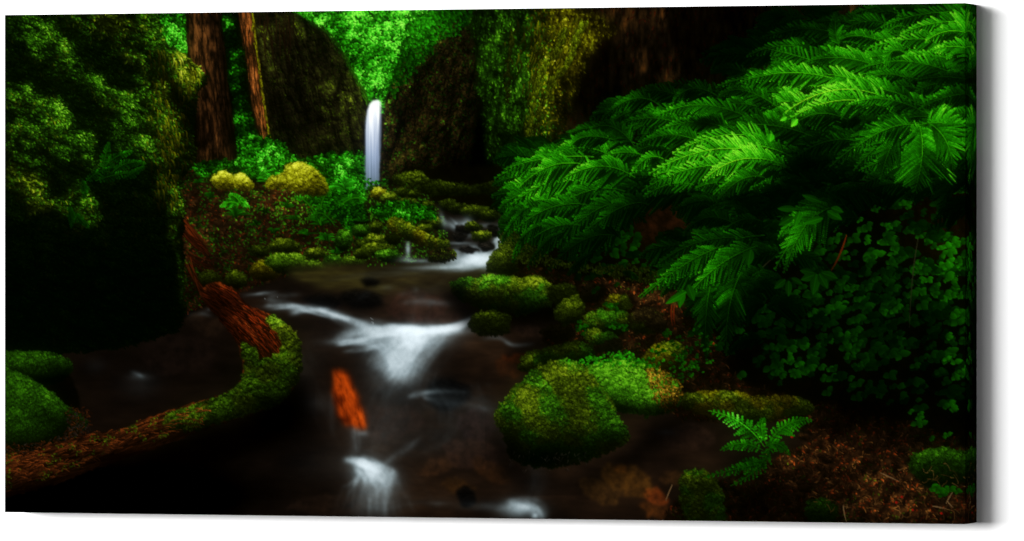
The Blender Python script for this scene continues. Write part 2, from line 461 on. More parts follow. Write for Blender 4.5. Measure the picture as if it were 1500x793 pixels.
R.put(ramp(v * .6, MOSSG) * (1 - yel[..., None]) + ramp(v * .6, YELLOW) * yel[..., None] * .8, P_CLIFF_R)
leaves(R, 3000, v, MOSSG, (2, 5), .8, (75, 40), 44, P_CLIFF_R, keep=1 - yel)
leaves(R, 3000, v * .9, YELLOW, (2, 5), .8, (75, 45), 45, P_CLIFF_R, keep=yel)
# long drooping strands
r = np.random.default_rng(46)
for (x, y, h, n, b, sx) in [(782, 100, 115, 34, .62, 8), (795, 90, 80, 22, .5, 10), (808, 60, 90, 26, .5, 12), (832, 45, 55, 40, .75, 14), (845, 40, 60, 22, .6, 12), (820, 95, 55, 18, .42, 10), (770, 60, 90, 14, .35, 10)]:
    for _ in range(n):
        a = x + r.normal(0, sx); e = y + r.normal(0, h * .3); l = h * r.uniform(.08, .3)
        bb = b * r.uniform(.3, 1.1)
        strokes([a], [e], [a - l * r.uniform(.0, .5)], [e + l], r.uniform(.5, 1.1), ramp(np.array([bb]), YELLOW), ramp(np.array([bb * .45]), MOSS), P_CLIFF_R, cx=[a + r.normal(3, 3)], cy=[e + l * .4])

r = np.random.default_rng(47)
for (pts, n, b) in [([(806, 84), (792, 112), (783, 150), (778, 185), (775, 215)], 260, .62), ([(815, 110), (802, 135), (792, 160), (786, 200)], 140, .45), ([(858, 30), (846, 55), (838, 80), (822, 104), (806, 118)], 220, .72), ([(828, 40), (822, 60), (812, 84)], 120, .6), ([(752, 40), (748, 90), (745, 150)], 90, .3)]:
    p = smooth_open(pts, 40)
    for _ in range(n):
        k = r.integers(len(p)); a = p[k, 0] + r.normal(-1.5, 3); e = p[k, 1]; bb = b * r.uniform(.4, 1.25) * (1.15 - .5 * k / len(p))
        strokes([a], [e], [a - r.uniform(0, 4)], [e + r.uniform(3, 9)], r.uniform(.5, 1.), ramp(np.array([bb]), YELLOW) * np.array([.85, 1., 1.], f32), ramp(np.array([bb * .4]), MOSS), P_CLIFF_R, cx=[a + r.normal(1, 2)], cy=[e + 3])
# --- dark overhang with reddish stems
P_OVER = part('rock_overhang', 'black overhanging rock with rusty patches above the ferns')
R = Reg([(858, 0), (1290, 0), (1250, 80), (1120, 190), (960, 200), (880, 215), (815, 235), (815, 205), (840, 165), (850, 115), (868, 75), (905, 45)], 6, 12, 51, 18)
v = G(.085, [(918, 30, 26, 26, .42), (895, 14, 18, 16, .2), (965, 25, 14, 26, .34), (935, 95, 20, 30, .3), (980, 110, 14, 26, .42), (825, 185, 22, 20, .34), (1120, 60, 10, 60, .16), (1262, 16, 60, 20, .5), (860, 60, 20, 40, .06)])(R.X, R.Y)
v *= .8 * np.clip(-.25 + 2.1 * fbm(R.X, R.Y, 9, 5, 52, ay=2.2, ax=.7), .05, 2) * (.4 + 1.2 * billow(R.X, R.Y, 10, 3, 54, .7, 2))
R.put(ramp(v, [(0, (0, 0, 0)), (.12, (12, 8, 3)), (.3, (42, 26, 9)), (.5, (74, 42, 13)), (.8, (116, 68, 22))]), P_OVER)
leaves(R, 700, v * .9, REDBARK, (3, 8), .7, (95, 25), 53, P_OVER)

# --- trunks
P_TR1 = part('tree_trunk', 'thick dark brown tree trunk with furrowed bark')
P_TR2 = part('tree_trunk', 'thin leaning orange-brown tree trunk')
def trunk(pid, left, right, light, pal, seed, bs=5, strk=500, contrast=1.):
    R = Reg(left + right[::-1], 1., 5, seed, 1, smooth=False)
    ly = np.interp(R.Y, [p[1] for p in left], [p[0] for p in left]); ry = np.interp(R.Y, [p[1] for p in right], [p[0] for p in right])
    u = (R.X - ly) / (ry - ly)
    v = light(R.X, R.Y) * np.clip(.5 + .75 * np.sin(np.pi * np.clip(u * .9 + .1, 0, 1)), .2, 1.4)
    b = billow(u * 40, R.Y, bs, 4, seed + 1, 1., 4.5)
    g = np.gradient(b)[1] * S * bs
    v = v * np.clip(.72 + contrast * (b - .45) * 2. + g * .15, .1, 1.9) * (.6 + .8 * fbm(R.X, R.Y, 18, 3, seed + 4))
    R.put(ramp(v, pal), pid)
    r = np.random.default_rng(seed)
    ys, xs = R.sample(strk, seed)
    a = xs / S + R.b[2] / S; y = ys / S + R.b[0] / S; l = r.uniform(5, 18, len(a)); k = v[ys, xs] * r.choice([.25, 1.5], len(a))
    c = ramp(k, pal)
    strokes(a, y, a + l * .1, y + l, .5, c, c, pid, alpha=.55)
    return R
trunk(P_TR1, [(271, 8), (273, 50), (274, 79), (280, 120), (288, 164), (289, 200), (287, 240)], [(323, 8), (325, 40), (329, 70), (334, 131), (343, 184), (346, 226), (348, 240)],
      G(.37, [(285, 60, 16, 60, .14), (335, 180, 14, 60, -.05), (305, 235, 40, 26, .06), (300, 180, 20, 30, -.08)]), [(0, (2, 1, 0)), (.2, (24, 13, 5)), (.45, (66, 38, 15)), (.8, (116, 70, 30))], 61)
trunk(P_TR2, [(348, 8), (353, 45), (361, 82), (369, 151), (375, 178), (388, 222), (392, 234)], [(370, 8), (375, 62), (381, 100), (385, 131), (393, 184), (401, 226), (403, 236)],
      G(.56, [(377, 135, 14, 45, .4), (362, 50, 20, 30, .14), (373, 92, 10, 6, -.2), (388, 200, 12, 20, .1)]), [(0, (4, 2, 0)), (.25, (40, 21, 7)), (.5, (88, 48, 17)), (.8, (142, 72, 26)), (1.2, (190, 110, 46))], 63, 4, 300)
r = np.random.default_rng(6)      # lit mossy edge of the thin trunk
for _ in range(220):
    y = r.uniform(18, 230); x = np.interp(y, [8, 62, 131, 184, 226], [370, 376, 385, 393, 401]) - abs(r.normal(0, 1.6))
    c = ramp(np.array([r.uniform(.25, .75)]), YELLOW) * .9
    strokes([x], [y], [x + .5], [y + r.uniform(2, 7)], .6, c, c, P_TR2)

# --- undergrowth behind the bank
P_UNDER = part('undergrowth', 'bright green leafy undergrowth along the left bank', kind='stuff')
bush([(352, 232), (356, 205), (400, 205), (440, 232), (500, 225), (540, 235), (545, 300), (520, 330), (545, 385), (470, 395), (440, 330), (470, 300), (400, 265), (330, 262), (275, 280), (268, 250), (300, 238)],
     G(.26, [(395, 235, 40, 18, .55), (365, 222, 30, 20, .5), (395, 255, 24, 14, .3), (500, 255, 30, 26, .55), (515, 290, 22, 20, .2), (500, 345, 30, 26, .12), (300, 258, 26, 14, .34), (470, 240, 30, 10, .1), (535, 262, 10, 18, .1), (540, 310, 14, 20, -.1)]),
     8500, (2, 6), 1.1, 71, P_UNDER)

# --- left earth bank
P_BANK = part('earth_bank', 'brown needle-strewn earth bank with patches of green')
R = Reg([(258, 262), (300, 262), (360, 268), (430, 270), (460, 300), (500, 330), (560, 384), (480, 398), (420, 412), (360, 432), (300, 445), (258, 445)], 3, 8, 81, 3)
v = G(.3, [(420, 290, 70, 30, .16), (330, 330, 60, 40, .1), (280, 330, 26, 50, .12), (300, 420, 40, 24, -.16), (420, 400, 60, 14, -.12), (380, 300, 60, 20, .06)])(R.X, R.Y)
v *= (.35 + 1.3 * fbm(R.X, R.Y, 6, 5, 82, ax=1.6)) * (.5 + billow(R.X, R.Y, 7, 3, 83, 1.4, 1))
R.put(ramp(v * .85, EARTH), P_BANK)
leaves(R, 1500, v * .8, REDBARK, (2, 6), .55, (25, 60), 84, P_BANK, jit=(.3, 1.7))
leaves(R, 3000, v * G(.9, [(430, 300, 60, 40, .7), (480, 370, 60, 20, .6)])(R.X, R.Y), MOSSG, (2, 6), .9, (40, 70), 85, P_BANK, keep=np.clip((fbm(R.X, R.Y, 18, 3, 86) - .4) * 7, 0, 1))
leaves(R, 900, v * .9, EARTH, (3, 7), 1., (10, 40), 87, P_BANK, jit=(.5, 1.8))

# tufts of fern and grass on the bank
P_TUFT = part('fern_tuft', 'small green fern tuft on the earth bank')
r = np.random.default_rng(90)
for (x, y, n, L, b) in [(450, 345, 14, 16, .5), (478, 352, 14, 18, .55), (430, 322, 12, 16, .45), (400, 342, 10, 13, .45), (375, 330, 10, 12, .35), (530, 325, 16, 18, .5), (310, 290, 12, 14, .42), (328, 275, 12, 14, .5), (290, 268, 12, 14, .45), (540, 366, 14, 14, .45), (455, 375, 12, 12, .5), (495, 372, 12, 14, .5), (420, 305, 12, 16, .5), (388, 312, 8, 12, .35), (485, 240, 16, 16, .6), (522, 250, 16, 16, .6), (345, 318, 16, 26, .62), (395, 268, 26, 22, .85), (505, 278, 34, 26, .9), (460, 300, 20, 24, .55), (470, 330, 18, 26, .4), (515, 300, 20, 22, .5), (440, 250, 20, 20, .8), (500, 355, 20, 20, .5), (515, 345, 16, 20, .55)]:
    for _ in range(n):
        a = math.radians(r.uniform(-165, -15)); l = L * r.uniform(.5, 1.1); bb = b * r.uniform(.5, 1.25)
        ex, ey = x + math.cos(a) * l, y + math.sin(a) * l * .8 + l * .15
        strokes([x + r.normal(0, 2)], [y], [ex], [ey], r.uniform(.7, 1.4), ramp(np.array([bb * .35]), LEAF), ramp(np.array([bb]), LEAF), P_TUFT, cx=[x + math.cos(a) * l * .4], cy=[y + math.sin(a) * l * .8])
for (b, c, t, w, vv) in [((350, 300), (338, 290), (322, 304), 8, .75), ((348, 300), (350, 288), (366, 305), 8, .8), ((352, 298), (345, 284), (335, 286), 7, .7), ((470, 330), (450, 285), (430, 290), 10, .5), ((470, 330), (465, 285), (490, 275), 10, .5),
                        ((490, 330), (470, 300), (455, 320), 9, .42), ((500, 300), (520, 282), (538, 296), 9, .55), ((440, 275), (455, 258), (475, 262), 8, .7)]:
    frond(b, c, t, (w, w), P_TUFT, vv, np_=12, sub=4, pal=LEAF, sl=.3)

# --- yellow moss cushions
P_YM = part('mossy_boulder', 'bright yellow mossy boulder on the left bank')
moss(P_YM, [(388, 268), (398, 258), (412, 254), (420, 242), (436, 237), (452, 242), (466, 250), (476, 262), (481, 278), (470, 287), (450, 284), (430, 280), (410, 276), (396, 276)],
     G(1.0, [(435, 245, 30, 12, .35), (460, 280, 30, 12, -.4), (400, 265, 14, 8, .1)]), YELLOW, (7, 1.0), (9, 1.2), 2600, (2, 4), .8, 1.2, 5, 101)
P_YM2 = part('mossy_boulder', 'small yellow mossy stone, left of two')
moss(P_YM2, [(309, 262), (318, 253), (330, 251), (341, 258), (346, 268), (340, 276), (322, 276), (312, 270)], G(1., [(328, 254, 16, 7, .3), (330, 272, 16, 6, -.4)]), YELLOW, (5, 1.), (6, 1.2), 600, (2, 4), .7, 1, 4, 103)
P_YM3 = part('mossy_boulder', 'small yellow mossy stone, right of two')
moss(P_YM3, [(340, 262), (348, 254), (358, 255), (366, 264), (372, 274), (360, 278), (347, 276)], G(1., [(353, 257, 14, 7, .3), (360, 276, 14, 6, -.4)]), YELLOW, (5, 1.), (6, 1.2), 500, (2, 4), .7, 1, 4, 105)

# mossy stones along the waterline, left
P_ST = []
for i, (x, y, rx, ry, b, pal, lb) in enumerate([(345, 410, 18, 13, .26, MOSS, 'dark wet'), (306, 408, 17, 13, .22, MOSS, 'dark'), (390, 396, 24, 15, .26, YELLOW, 'brown'), (420, 384, 31, 16, .42, OLIVE, 'green'), (415, 360, 24, 10, .38, MOSS, 'tufted'),
                                               (462, 371, 15, 9, .4, MOSS, 'yellow-green'), (458, 389, 17, 8, .4, OLIVE, 'bright'), (488, 383, 14, 9, .36, MOSSG, 'rounded'), (518, 384, 20, 9, .38, OLIVE, 'leafy'), (503, 352, 13, 15, .34, MOSSG, 'tall'), (380, 368, 14, 8, .24, MOSS, 'small')]):
    pid = part('mossy_stone', lb + ' mossy stone at the water edge of the left bank')
    moss(pid, ellipse(x, y, rx, ry, 10, 0), G(b, [(x, y - ry * .7, rx, ry * .7, b * .8), (x, y + ry, rx * 1.2, ry * .6, -b * .9)]), pal, (5, 1.), (7, 1.2), int(rx * ry * 3), (2, 5), .8, 1.5, 5, 110 + i)

# reddish fallen sticks by the rock face
P_STICK = part('broken_branch', 'reddish-brown broken branch leaning on the left bank')
r = np.random.default_rng(120)
for (a, b, c, n, bb) in [((268, 325), (285, 345), (305, 372), 26, .62), ((268, 340), (285, 360), (300, 365), 16, .5), ((272, 370), (285, 385), (310, 390), 10, .4), ((275, 382), (282, 410), (300, 432), 10, .5)]:
    for _ in range(n):
        j = r.normal(0, 2.6, 2); k = r.normal(0, 4, 2); q = bb * r.uniform(.2, 1.1)
        strokes([a[0] + j[0]], [a[1] + j[1]], [c[0] + k[0]], [c[1] + k[1]], .7, ramp(np.array([q]), REDBARK), ramp(np.array([q * .5]), REDBARK), P_STICK, cx=[b[0] + j[0]], cy=[b[1] + k[1]], alpha=.8)

# --- the fall
P_FALL = part('waterfall', 'slender white waterfall dropping between the two cliffs')
R = Reg([(541, 152), (545, 148), (552, 146), (559, 150), (562, 158), (561, 180), (558, 220), (556, 250), (556, 278), (533, 278), (532, 250), (533, 215), (534, 180), (537, 162)], .5, 4, 131, 2, smooth=False)
u = (R.X - 532) / 28
sil = fbm(R.X, R.Y, 2.2, 4, 132, ay=26)
v = np.interp(R.Y, [146, 155, 175, 200, 230, 278], [1.1, 1.02, .86, .7, .56, .36]) * (.72 + .5 * sil) * np.clip(.55 + 1.7 * np.sin(np.pi * np.clip((R.X - np.interp(R.Y, [146, 185, 280], [537, 532, 531])) / 27, 0.02, .98)) ** 1. * .5, 0, 1.1)
R.m = R.m * np.clip(2.6 * np.sin(np.pi * np.clip(u, .01, .99)) * (.3 + 1.1 * fbm(R.X, R.Y, 1.8, 3, 136, ay=30)), 0, 1)
R.put(ramp(v, [(0, (6, 10, 16)), (.3, (62, 76, 94)), (.6, (138, 154, 182)), (.85, (208, 216, 228)), (1, (246, 248, 250))]), P_FALL)
r = np.random.default_rng(133)
for _ in range(0):
    x = r.uniform(534, 541); y = r.uniform(165, 250); k = r.uniform(.3, .9)
    c = ramp(np.array([k]), [(0, (20, 30, 40)), (1, (200, 212, 225))])
    strokes([x], [y], [x - 1.5], [y + r.uniform(8, 25)], .45, c, c * .5, P_FALL, alpha=.45)

leaves(Reg([(524, 258), (545, 262), (566, 268), (566, 284), (524, 284)], 2, 5, 134, 3), 150, np.full((400, 400), .5, f32), LEAF, (2, 6), 1., (30, 60), 135, P_UNDER, jit=(.3, 1.3))
# --- dark recess, far log and knobbly olive rock behind the cascade
P_LOG2 = part('fallen_log', 'dark mossy log lying across the far end of the stream')
R = Reg([(568, 262), (600, 250), (760, 250), (770, 345), (640, 320), (570, 300)], 3, 8, 141, 5)
R.put(ramp(.06 * (.5 + fbm(R.X, R.Y, 8, 3, 142)), CLIFF), P_HILL)
moss(P_LOG2, [(625, 262), (650, 266), (690, 270), (735, 266), (735, 282), (700, 286), (660, 286), (630, 284)], G(.22, [(655, 270, 26, 8, .18), (700, 268, 40, 5, .06)]), MOSS, (4, 1.), (8, 1.2), 700, (2, 5), .8, 1.5, 5, 143)
P_KNOB = part('mossy_boulder', 'knobbly olive mossy boulder right of the waterfall foot')
moss(P_KNOB, [(574, 262), (580, 254), (598, 252), (612, 250), (624, 258), (634, 270), (640, 286), (620, 290), (600, 286), (585, 276)], G(.36, [(605, 256, 24, 8, .24), (625, 280, 20, 12, -.18)]), MOSS, (5, 1.), (7, 1.5), 900, (2, 4), .8, 1.5, 5, 145)

# --- stream bed : water
P_WATER = part('stream', 'dark brown stream with silky white rapids')
wpts = [(640, 300), (700, 305), (745, 318), (748, 350), (728, 395), (700, 402), (760, 420), (830, 440), (850, 500), (800, 560), (930, 600), (1010, 590), (1190, 640), (1110, 700), (1010, 720), (1010, 800), (0, 800), (0, 690), (60, 660), (115, 600), (105, 555), (90, 510), (180, 505), (262, 470), (300, 450), (420, 405), (520, 388), (600, 385), (640, 380), (652, 350), (648, 320)]
R = Reg(wpts, 1., 8, 151, 3)
X, Y = R.X, R.Y
v = G(.10, [(560, 400, 170, 24, .05), (620, 440, 120, 50, .10), (580, 620, 160, 70, .05), (900, 680, 130, 60, .12), (740, 520, 50, 40, .12), (690, 500, 60, 30, .07), (520, 450, 60, 10, -.05), (200, 560, 120, 70, -.03), (100, 740, 220, 60, -.2), (440, 640, 60, 60, -.06), (400, 600, 40, 40, -.06), (620, 720, 160, 50, .06), (760, 620, 40, 50, .06), (300, 720, 140, 30, -.05)])(X, Y)
v *= (.45 + 1.1 * fbm(X, Y, 34, 4, 152, ax=1.6)) * (.75 + .5 * fbm(X, Y, 8, 3, 153, ax=3.5))
R.put(ramp(v, [(0, (0, 0, 0)), (.08, (11, 7, 4)), (.16, (22, 14, 8)), (.26, (37, 24, 14)), (.4, (60, 39, 23))]), P_WATER)
# olive reflections on the pool
Q = Reg([(420, 395), (520, 384), (640, 386), (745, 398), (700, 416), (600, 428), (480, 425)], 3, 14, 155, 10)
Q.put(ramp(fbm(Q.X, Q.Y, 10, 3, 156, ax=4), [(0, (12, 10, 4)), (.5, (40, 36, 14)), (1, (80, 76, 26))]), P_WATER, .6)
# brown stones seen through the water
r = np.random.default_rng(157)
for (x, y, rx, ry, rot, c, a) in [(760, 526, 22, 7, 0, (112, 38, 8), .6), (752, 535, 30, 16, 0, (58, 26, 8), .5), (640, 682, 34, 12, -25, (62, 36, 18), .55), (690, 665, 40, 24, 10, (46, 28, 20), .55), (720, 690, 30, 14, 30, (52, 28, 10), .5), (672, 712, 22, 12, 15, (58, 34, 10), .5),
                                 (920, 705, 40, 22, 20, (62, 38, 10), .6), (880, 720, 34, 18, 25, (56, 36, 12), .5), (960, 728, 22, 9, 28, (100, 40, 10), .55), (965, 750, 30, 12, 20, (76, 38, 10), .5), (990, 700, 24, 12, 0, (50, 30, 12), .5), (910, 688, 10, 6, 0, (90, 46, 10), .5), (610, 450, 46, 22, 0, (54, 30, 22), .5), (640, 470, 40, 14, 0, (52, 30, 24), .4),
                                 (470, 445, 30, 8, 0, (46, 26, 20), .5), (560, 620, 60, 26, 0, (34, 20, 14), .5), (700, 620, 30, 24, 0, (40, 26, 24), .5), (780, 485, 26, 9, 5, (46, 30, 20), .6), (840, 487, 20, 10, 0, (40, 30, 18), .6), (300, 475, 30, 14, 10, (36, 24, 14), .5), (260, 520, 60, 30, 0, (22, 14, 10), .5), (480, 740, 60, 16, 0, (34, 22, 14), .5), (1010, 640, 40, 20, 0, (40, 26, 18), .5)]:
    q = Reg(ellipse(x, y, rx, ry, 9, rot), 3, 9, int(x + y), 4)
    q.put(np.array(c, f32) / 255. * (1.5 if x > 850 and y > 640 else 1.) * (.2 + 1.3 * fbm(q.X, q.Y, 9, 4, int(x))[..., None]), P_WATER, a * .8)

# dark wet rocks
def wet(pts, b, seed, lb, tint=STONE, soft=2, pid=None, n=0):
    pid = part('wet_rock', lb) if pid is None else pid
    R = Reg(pts, 1.6, 6, seed, soft)
    h = billow(R.X, R.Y, 14, 4, seed + 1)
    v = b * R.dome(5, 1.3) * np.clip(.5 + np.gradient(h)[0] * S * 5 + h * .6, .05, 2) * (.6 + .8 * fbm(R.X, R.Y, 5, 3, seed + 2))
    R.put(ramp(v, tint), pid)
    if n:
        leaves(R, n, v, MOSS, (2, 4), .7, (60, 50), seed + 5, pid)
    return pid
wet([(495, 436), (505, 428), (530, 424), (556, 432), (560, 446), (540, 452), (512, 450)], .16, 201, 'black wet rock in the middle of the stream', soft=7)
wet([(528, 412), (538, 407), (552, 408), (556, 416), (540, 420)], .14, 203, 'small black wet rock breaking the pool', soft=5)
wet([(440, 438), (470, 430), (500, 436), (498, 450), (466, 452)], .12, 205, 'low dark wet rock at the rapids', soft=8)
wet([(625, 565), (645, 552), (668, 556), (690, 570), (680, 590), (650, 605), (628, 590)], .09, 207, 'dark rock under the surface in mid-stream', soft=8)
wet([(668, 722), (680, 712), (694, 718), (696, 738), (680, 742)], .12, 209, 'small dark rock near the lower edge', soft=4)

# --- cascade stones and the light-green stones left of it
def st(x, y, rx, ry, b, pal, lb, seed, n=None, rot=0, rough=1.2):
    pid = part('mossy_stone', lb)
    moss(pid, ellipse(x, y, rx, ry, 10, rot), G(b, [(x - rx * .2, y - ry * .7, rx, ry * .8, b * .8), (x, y + ry, rx * 1.2, ry * .7, -b * .9)]), pal, (4, 1.), (6, 1.3), int(rx * ry * 4) if n is None else n, (1.5, 3.5), .7, rough, 4, seed)
    return pid
r = np.random.default_rng(300)
Rb = Reg([(540, 276), (600, 276), (640, 300), (650, 330), (640, 378), (560, 386), (535, 384), (540, 330)], 3, 6, 301, 3)
vb = .25 * (.4 + 1.2 * fbm(Rb.X, Rb.Y, 7, 4, 302))
P_SCREE = part('stone_slope', 'slope of small mossy stones left of the cascade', kind='stuff')
Rb.put(ramp(vb, CLIFF), P_SCREE); leaves(Rb, 900, vb * 1.6, MOSSG, (2, 5), .8, (50, 60), 303, P_SCREE)
for i, (x, y, rx, ry, b, pal) in enumerate([(554, 284, 12, 9, .52, YELLOW), (588, 282, 9, 7, .28, MOSS), (606, 284, 10, 7, .22, MOSS), (570, 290, 13, 8, .5, MOSS), (597, 297, 14, 8, .3, MOSS), (625, 303, 12, 8, .24, MOSS),
                                           (655, 300, 14, 9, .22, MOSS), (672, 306, 16, 9, .2, MOSS), (697, 312, 24, 11, .24, MOSS), (718, 316, 14, 9, .2, MOSS),
                                           (612, 313, 12, 8, .36, MOSSG), (628, 322, 14, 9, .4, MOSS), (641, 328, 10, 9, .3, MOSS), (622, 335, 12, 7, .34, MOSS), (549, 333, 12, 9, .3, MOSS), (528, 338, 14, 10, .34, MOSSG), (549, 352, 18, 9, .38, MOSS), (530, 358, 12, 8, .28, MOSS),
                                           (553, 365, 24, 10, .4, MOSS), (567, 374, 19, 10, .46, MOSSG), (530, 372, 14, 8, .3, MOSS), (577, 350, 12, 9, .14, MOSS)]):
    st(x, y, rx, ry, b, pal, ['olive', 'dark', 'bright', 'rounded', 'small'][i % 5] + ' mossy stone beside the cascade', 310 + i * 2)
bush([(545, 305), (575, 296), (620, 300), (640, 318), (600, 324), (560, 322)], G(.42, [(600, 312, 20, 8, .3), (560, 312, 14, 8, .25)]), 700, (2, 6), 1.1, 351, P_SCREE, rough=2)

# foam of the cascade : drawn before the stones that stand in it
puff(648, 322, 4, 14, .5, -15); puff(668, 327, 12, 7, .5); puff(684, 328, 8, 9, .9); puff(712, 330, 14, 4, .5); puff(684, 345, 14, 5, .4); puff(672, 356, 20, 2.5, .6)
puff(728, 352, 7, 18, 1.0, 12); puff(700, 378, 22, 9, 1.9); puff(676, 384, 30, 8, 1.0); puff(650, 391, 40, 4, .6); puff(620, 393, 40, 3, .25); puff(718, 385, 14, 10, .9); puff(665, 372, 8, 8, .8); puff(692, 362, 12, 4, .7)
puff(597, 364, 3.4, 11, 1.1); puff(610, 382, 24, 3, .7); puff(594, 378, 10, 4, .5)
foam([(645, 312), (655, 326), (668, 335), (682, 330), (690, 345)], [4, 9, 8, 6, 6], 60, .07, 361)
foam([(735, 340), (728, 362), (712, 380), (680, 392), (630, 396)], [8, 10, 14, 12, 6], 120, .06, 362)
foam([(660, 368), (690, 372), (715, 384)], [8, 12, 10], 60, .06, 363)
foam_put()
for (pts, b, lb, tint) in [([(668, 332), (690, 330), (706, 336), (700, 342), (672, 342)], .34, 'dark wet stone in the upper cascade', STONE), ([(662, 344), (680, 342), (684, 350), (668, 354)], .3, 'small wet stone in the cascade', STONE),
                           ([(700, 358), (712, 352), (724, 358), (724, 366), (708, 368)], .5, 'grey wet stone in the cascade', STONE), ([(671, 366), (680, 360), (696, 362), (700, 368), (686, 370)], .5, 'grey low stone splitting the cascade', STONE),
                           ([(714, 332), (722, 328), (732, 334), (730, 346), (718, 346)], .3, 'dark stone at the right of the cascade', STONE)]:
    wet(pts, b, int(pts[0][0] + pts[0][1]), lb, tint)
st(705, 346, 15, 9, .4, MOSS, 'mossy stone in the middle of the cascade', 371)
st(693, 332, 13, 7, .24, MOSS, 'dark mossy stone high in the cascade', 373)
pid = wet([(626, 374), (632, 362), (646, 359), (660, 364), (668, 372), (664, 380), (640, 384), (628, 383)], .5, 375, 'dark reddish rock at the foot of the cascade', [(0, (1, 1, 0)), (.3, (20, 14, 5)), (.6, (46, 34, 10)), (1, (84, 70, 22))], n=160)
P_LOGM = part('mossy_log', 'short yellow mossy log above the pool')
moss(P_LOGM, [(566, 328), (570, 319), (582, 318), (600, 328), (622, 340), (642, 350), (657, 352), (660, 362), (640, 364), (622, 362), (598, 352), (576, 340)],
     G(.5, [(590, 328, 22, 10, .3), (625, 345, 24, 8, .1), (600, 350, 40, 8, -.3)]), YELLOW, (5, 1.1), (6, 1.3), 1500, (2, 4), .75, 1.4, 5, 381, pal2=MOSS)

# --- rapids in the near stream
foam([(385, 449), (420, 447), (452, 452)], [3, 5, 3], 50, 0.0938, 401, thin=2)
foam([(388, 455), (430, 452), (470, 460), (500, 470)], [4, 5, 6, 6], 60, .05, 431, thin=1)
foam([(445, 447), (480, 458), (520, 470)], [3, 5, 6], 50, .06, 432, thin=1)
foam([(350, 437), (380, 430), (410, 428)], [3, 3, 2], 30, .04, 433, thin=1)
foam([(384, 440), (410, 434), (450, 432)], [3, 4, 2], 30, 0.0438, 402, thin=2)
foam([(420, 460), (450, 455), (484, 453)], [4, 5, 3], 50, 0.0875, 403, thin=2)
foam([(470, 455), (500, 466), (530, 474), (570, 482)], [4, 8, 10, 10], 110, 0.0938, 404, thin=2)
foam([(485, 500), (510, 494), (540, 490), (580, 486)], [6, 12, 14, 14], 120, 0.0750, 405, thin=2)
foam([(500, 500), (540, 503), (570, 520), (585, 545)], [4, 8, 14, 20], 90, 0.0500, 406, thin=2)
foam([(700, 462), (680, 475), (650, 482), (615, 484), (585, 488)], [5, 7, 9, 12, 14], 200, 0.1063, 407, thin=2)
foam([(560, 478), (590, 480), (620, 482)], [6, 7, 6], 120, 0.1063, 408, thin=2)
foam([(655, 484), (630, 505), (605, 530), (585, 560)], [10, 20, 26, 34], 160, .05, 409, thin=2)
foam([(630, 484), (605, 505), (580, 530), (560, 552)], [12, 24, 34, 40], 200, .055, 426, thin=2)
foam([(600, 486), (575, 505), (558, 525), (548, 545)], [10, 20, 28, 32], 130, .045, 427, thin=2)
foam([(488, 506), (520, 500), (560, 492), (600, 486)], [4, 6, 8, 8], 90, .05, 428, thin=1)
foam([(498, 516), (530, 512), (565, 506)], [4, 6, 8], 60, .04, 429, thin=1)
foam([(615, 484), (604, 505), (585, 535), (566, 560)], [16, 20, 24, 30], 170, 0.0688, 410, thin=2)
foam([(590, 444), (620, 440), (665, 448)], [3, 6, 4], 40, 0.0375, 411, thin=2)
foam([(600, 420), (612, 426), (580, 430)], [4, 6, 3], 20, 0.0375, 412, thin=2)
foam([(700, 497), (730, 495), (752, 505), (785, 504)], [3, 4, 3, 2], 46, 0.0562, 413, thin=2)
foam([(596, 582), (612, 577), (640, 573), (690, 575)], [4, 6, 4, 3], 50, 0.0562, 414, thin=2)
foam([(618, 580), (640, 585), (700, 590), (780, 615)], [8, 14, 18, 10], 70, 0.0250, 415, thin=2)
foam([(690, 560), (700, 580), (725, 600)], [20, 26, 20], 60, 0.0250, 416, thin=2)
foam([(620, 640), (600, 655), (575, 672), (560, 682)], [4, 6, 7, 5], 60, 0.0375, 417, thin=2)
foam([(500, 672), (525, 676), (550, 682), (578, 690)], [5, 8, 12, 14], 150, 0.0750, 418, thin=2)
foam([(520, 676), (538, 690), (546, 715), (550, 765)], [16, 32, 46, 60], 240, 0.0750, 419, thin=2)
foam([(575, 685), (572, 700), (560, 730), (555, 765)], [8, 16, 26, 30], 140, 0.0562, 420, thin=2)
foam([(740, 735), (765, 738), (790, 748), (795, 765)], [5, 12, 16, 12], 120, 0.0875, 421, thin=2)
puff(760, 745, 27, 12, 1.0); puff(548, 696, 30, 17, .95, 15); puff(548, 735, 36, 26, .28); puff(530, 680, 20, 6, .5, 12); puff(640, 738, 14, 4, .16); puff(720, 744, 40, 5, .16); puff(785, 705, 14, 22, .14)
puff(575, 588, 56, 34, .11); puff(556, 636, 52, 34, .11); puff(650, 645, 60, 36, .06); puff(455, 520, 30, 40, .06); puff(670, 590, 50, 20, .08); puff(590, 497, 66, 15, .42); puff(571, 531, 40, 24, .26, 24); puff(560, 556, 40, 26, .12); puff(422, 449, 32, 4, .5); puff(461, 454, 24, 4.5, .5, 4); puff(504, 467, 30, 6, .4, 24); puff(499, 501, 26, 5, .38); puff(520, 486, 26, 8, .3, -14); puff(378, 431, 22, 2.5, .3); puff(629, 444, 34, 5, .2); puff(566, 421, 10, 4, .16); puff(400, 440, 14, 3, .25); puff(612, 485, 50, 7, 1.0); puff(655, 483, 34, 6, .7); puff(608, 496, 42, 12, .55); puff(592, 522, 34, 26, .42, 20); puff(566, 484, 30, 7, .5); puff(600, 505, 30, 20, .4); puff(578, 540, 28, 24, .28, 20); puff(540, 486, 30, 7, .3); puff(676, 474, 18, 5, .45, -25)
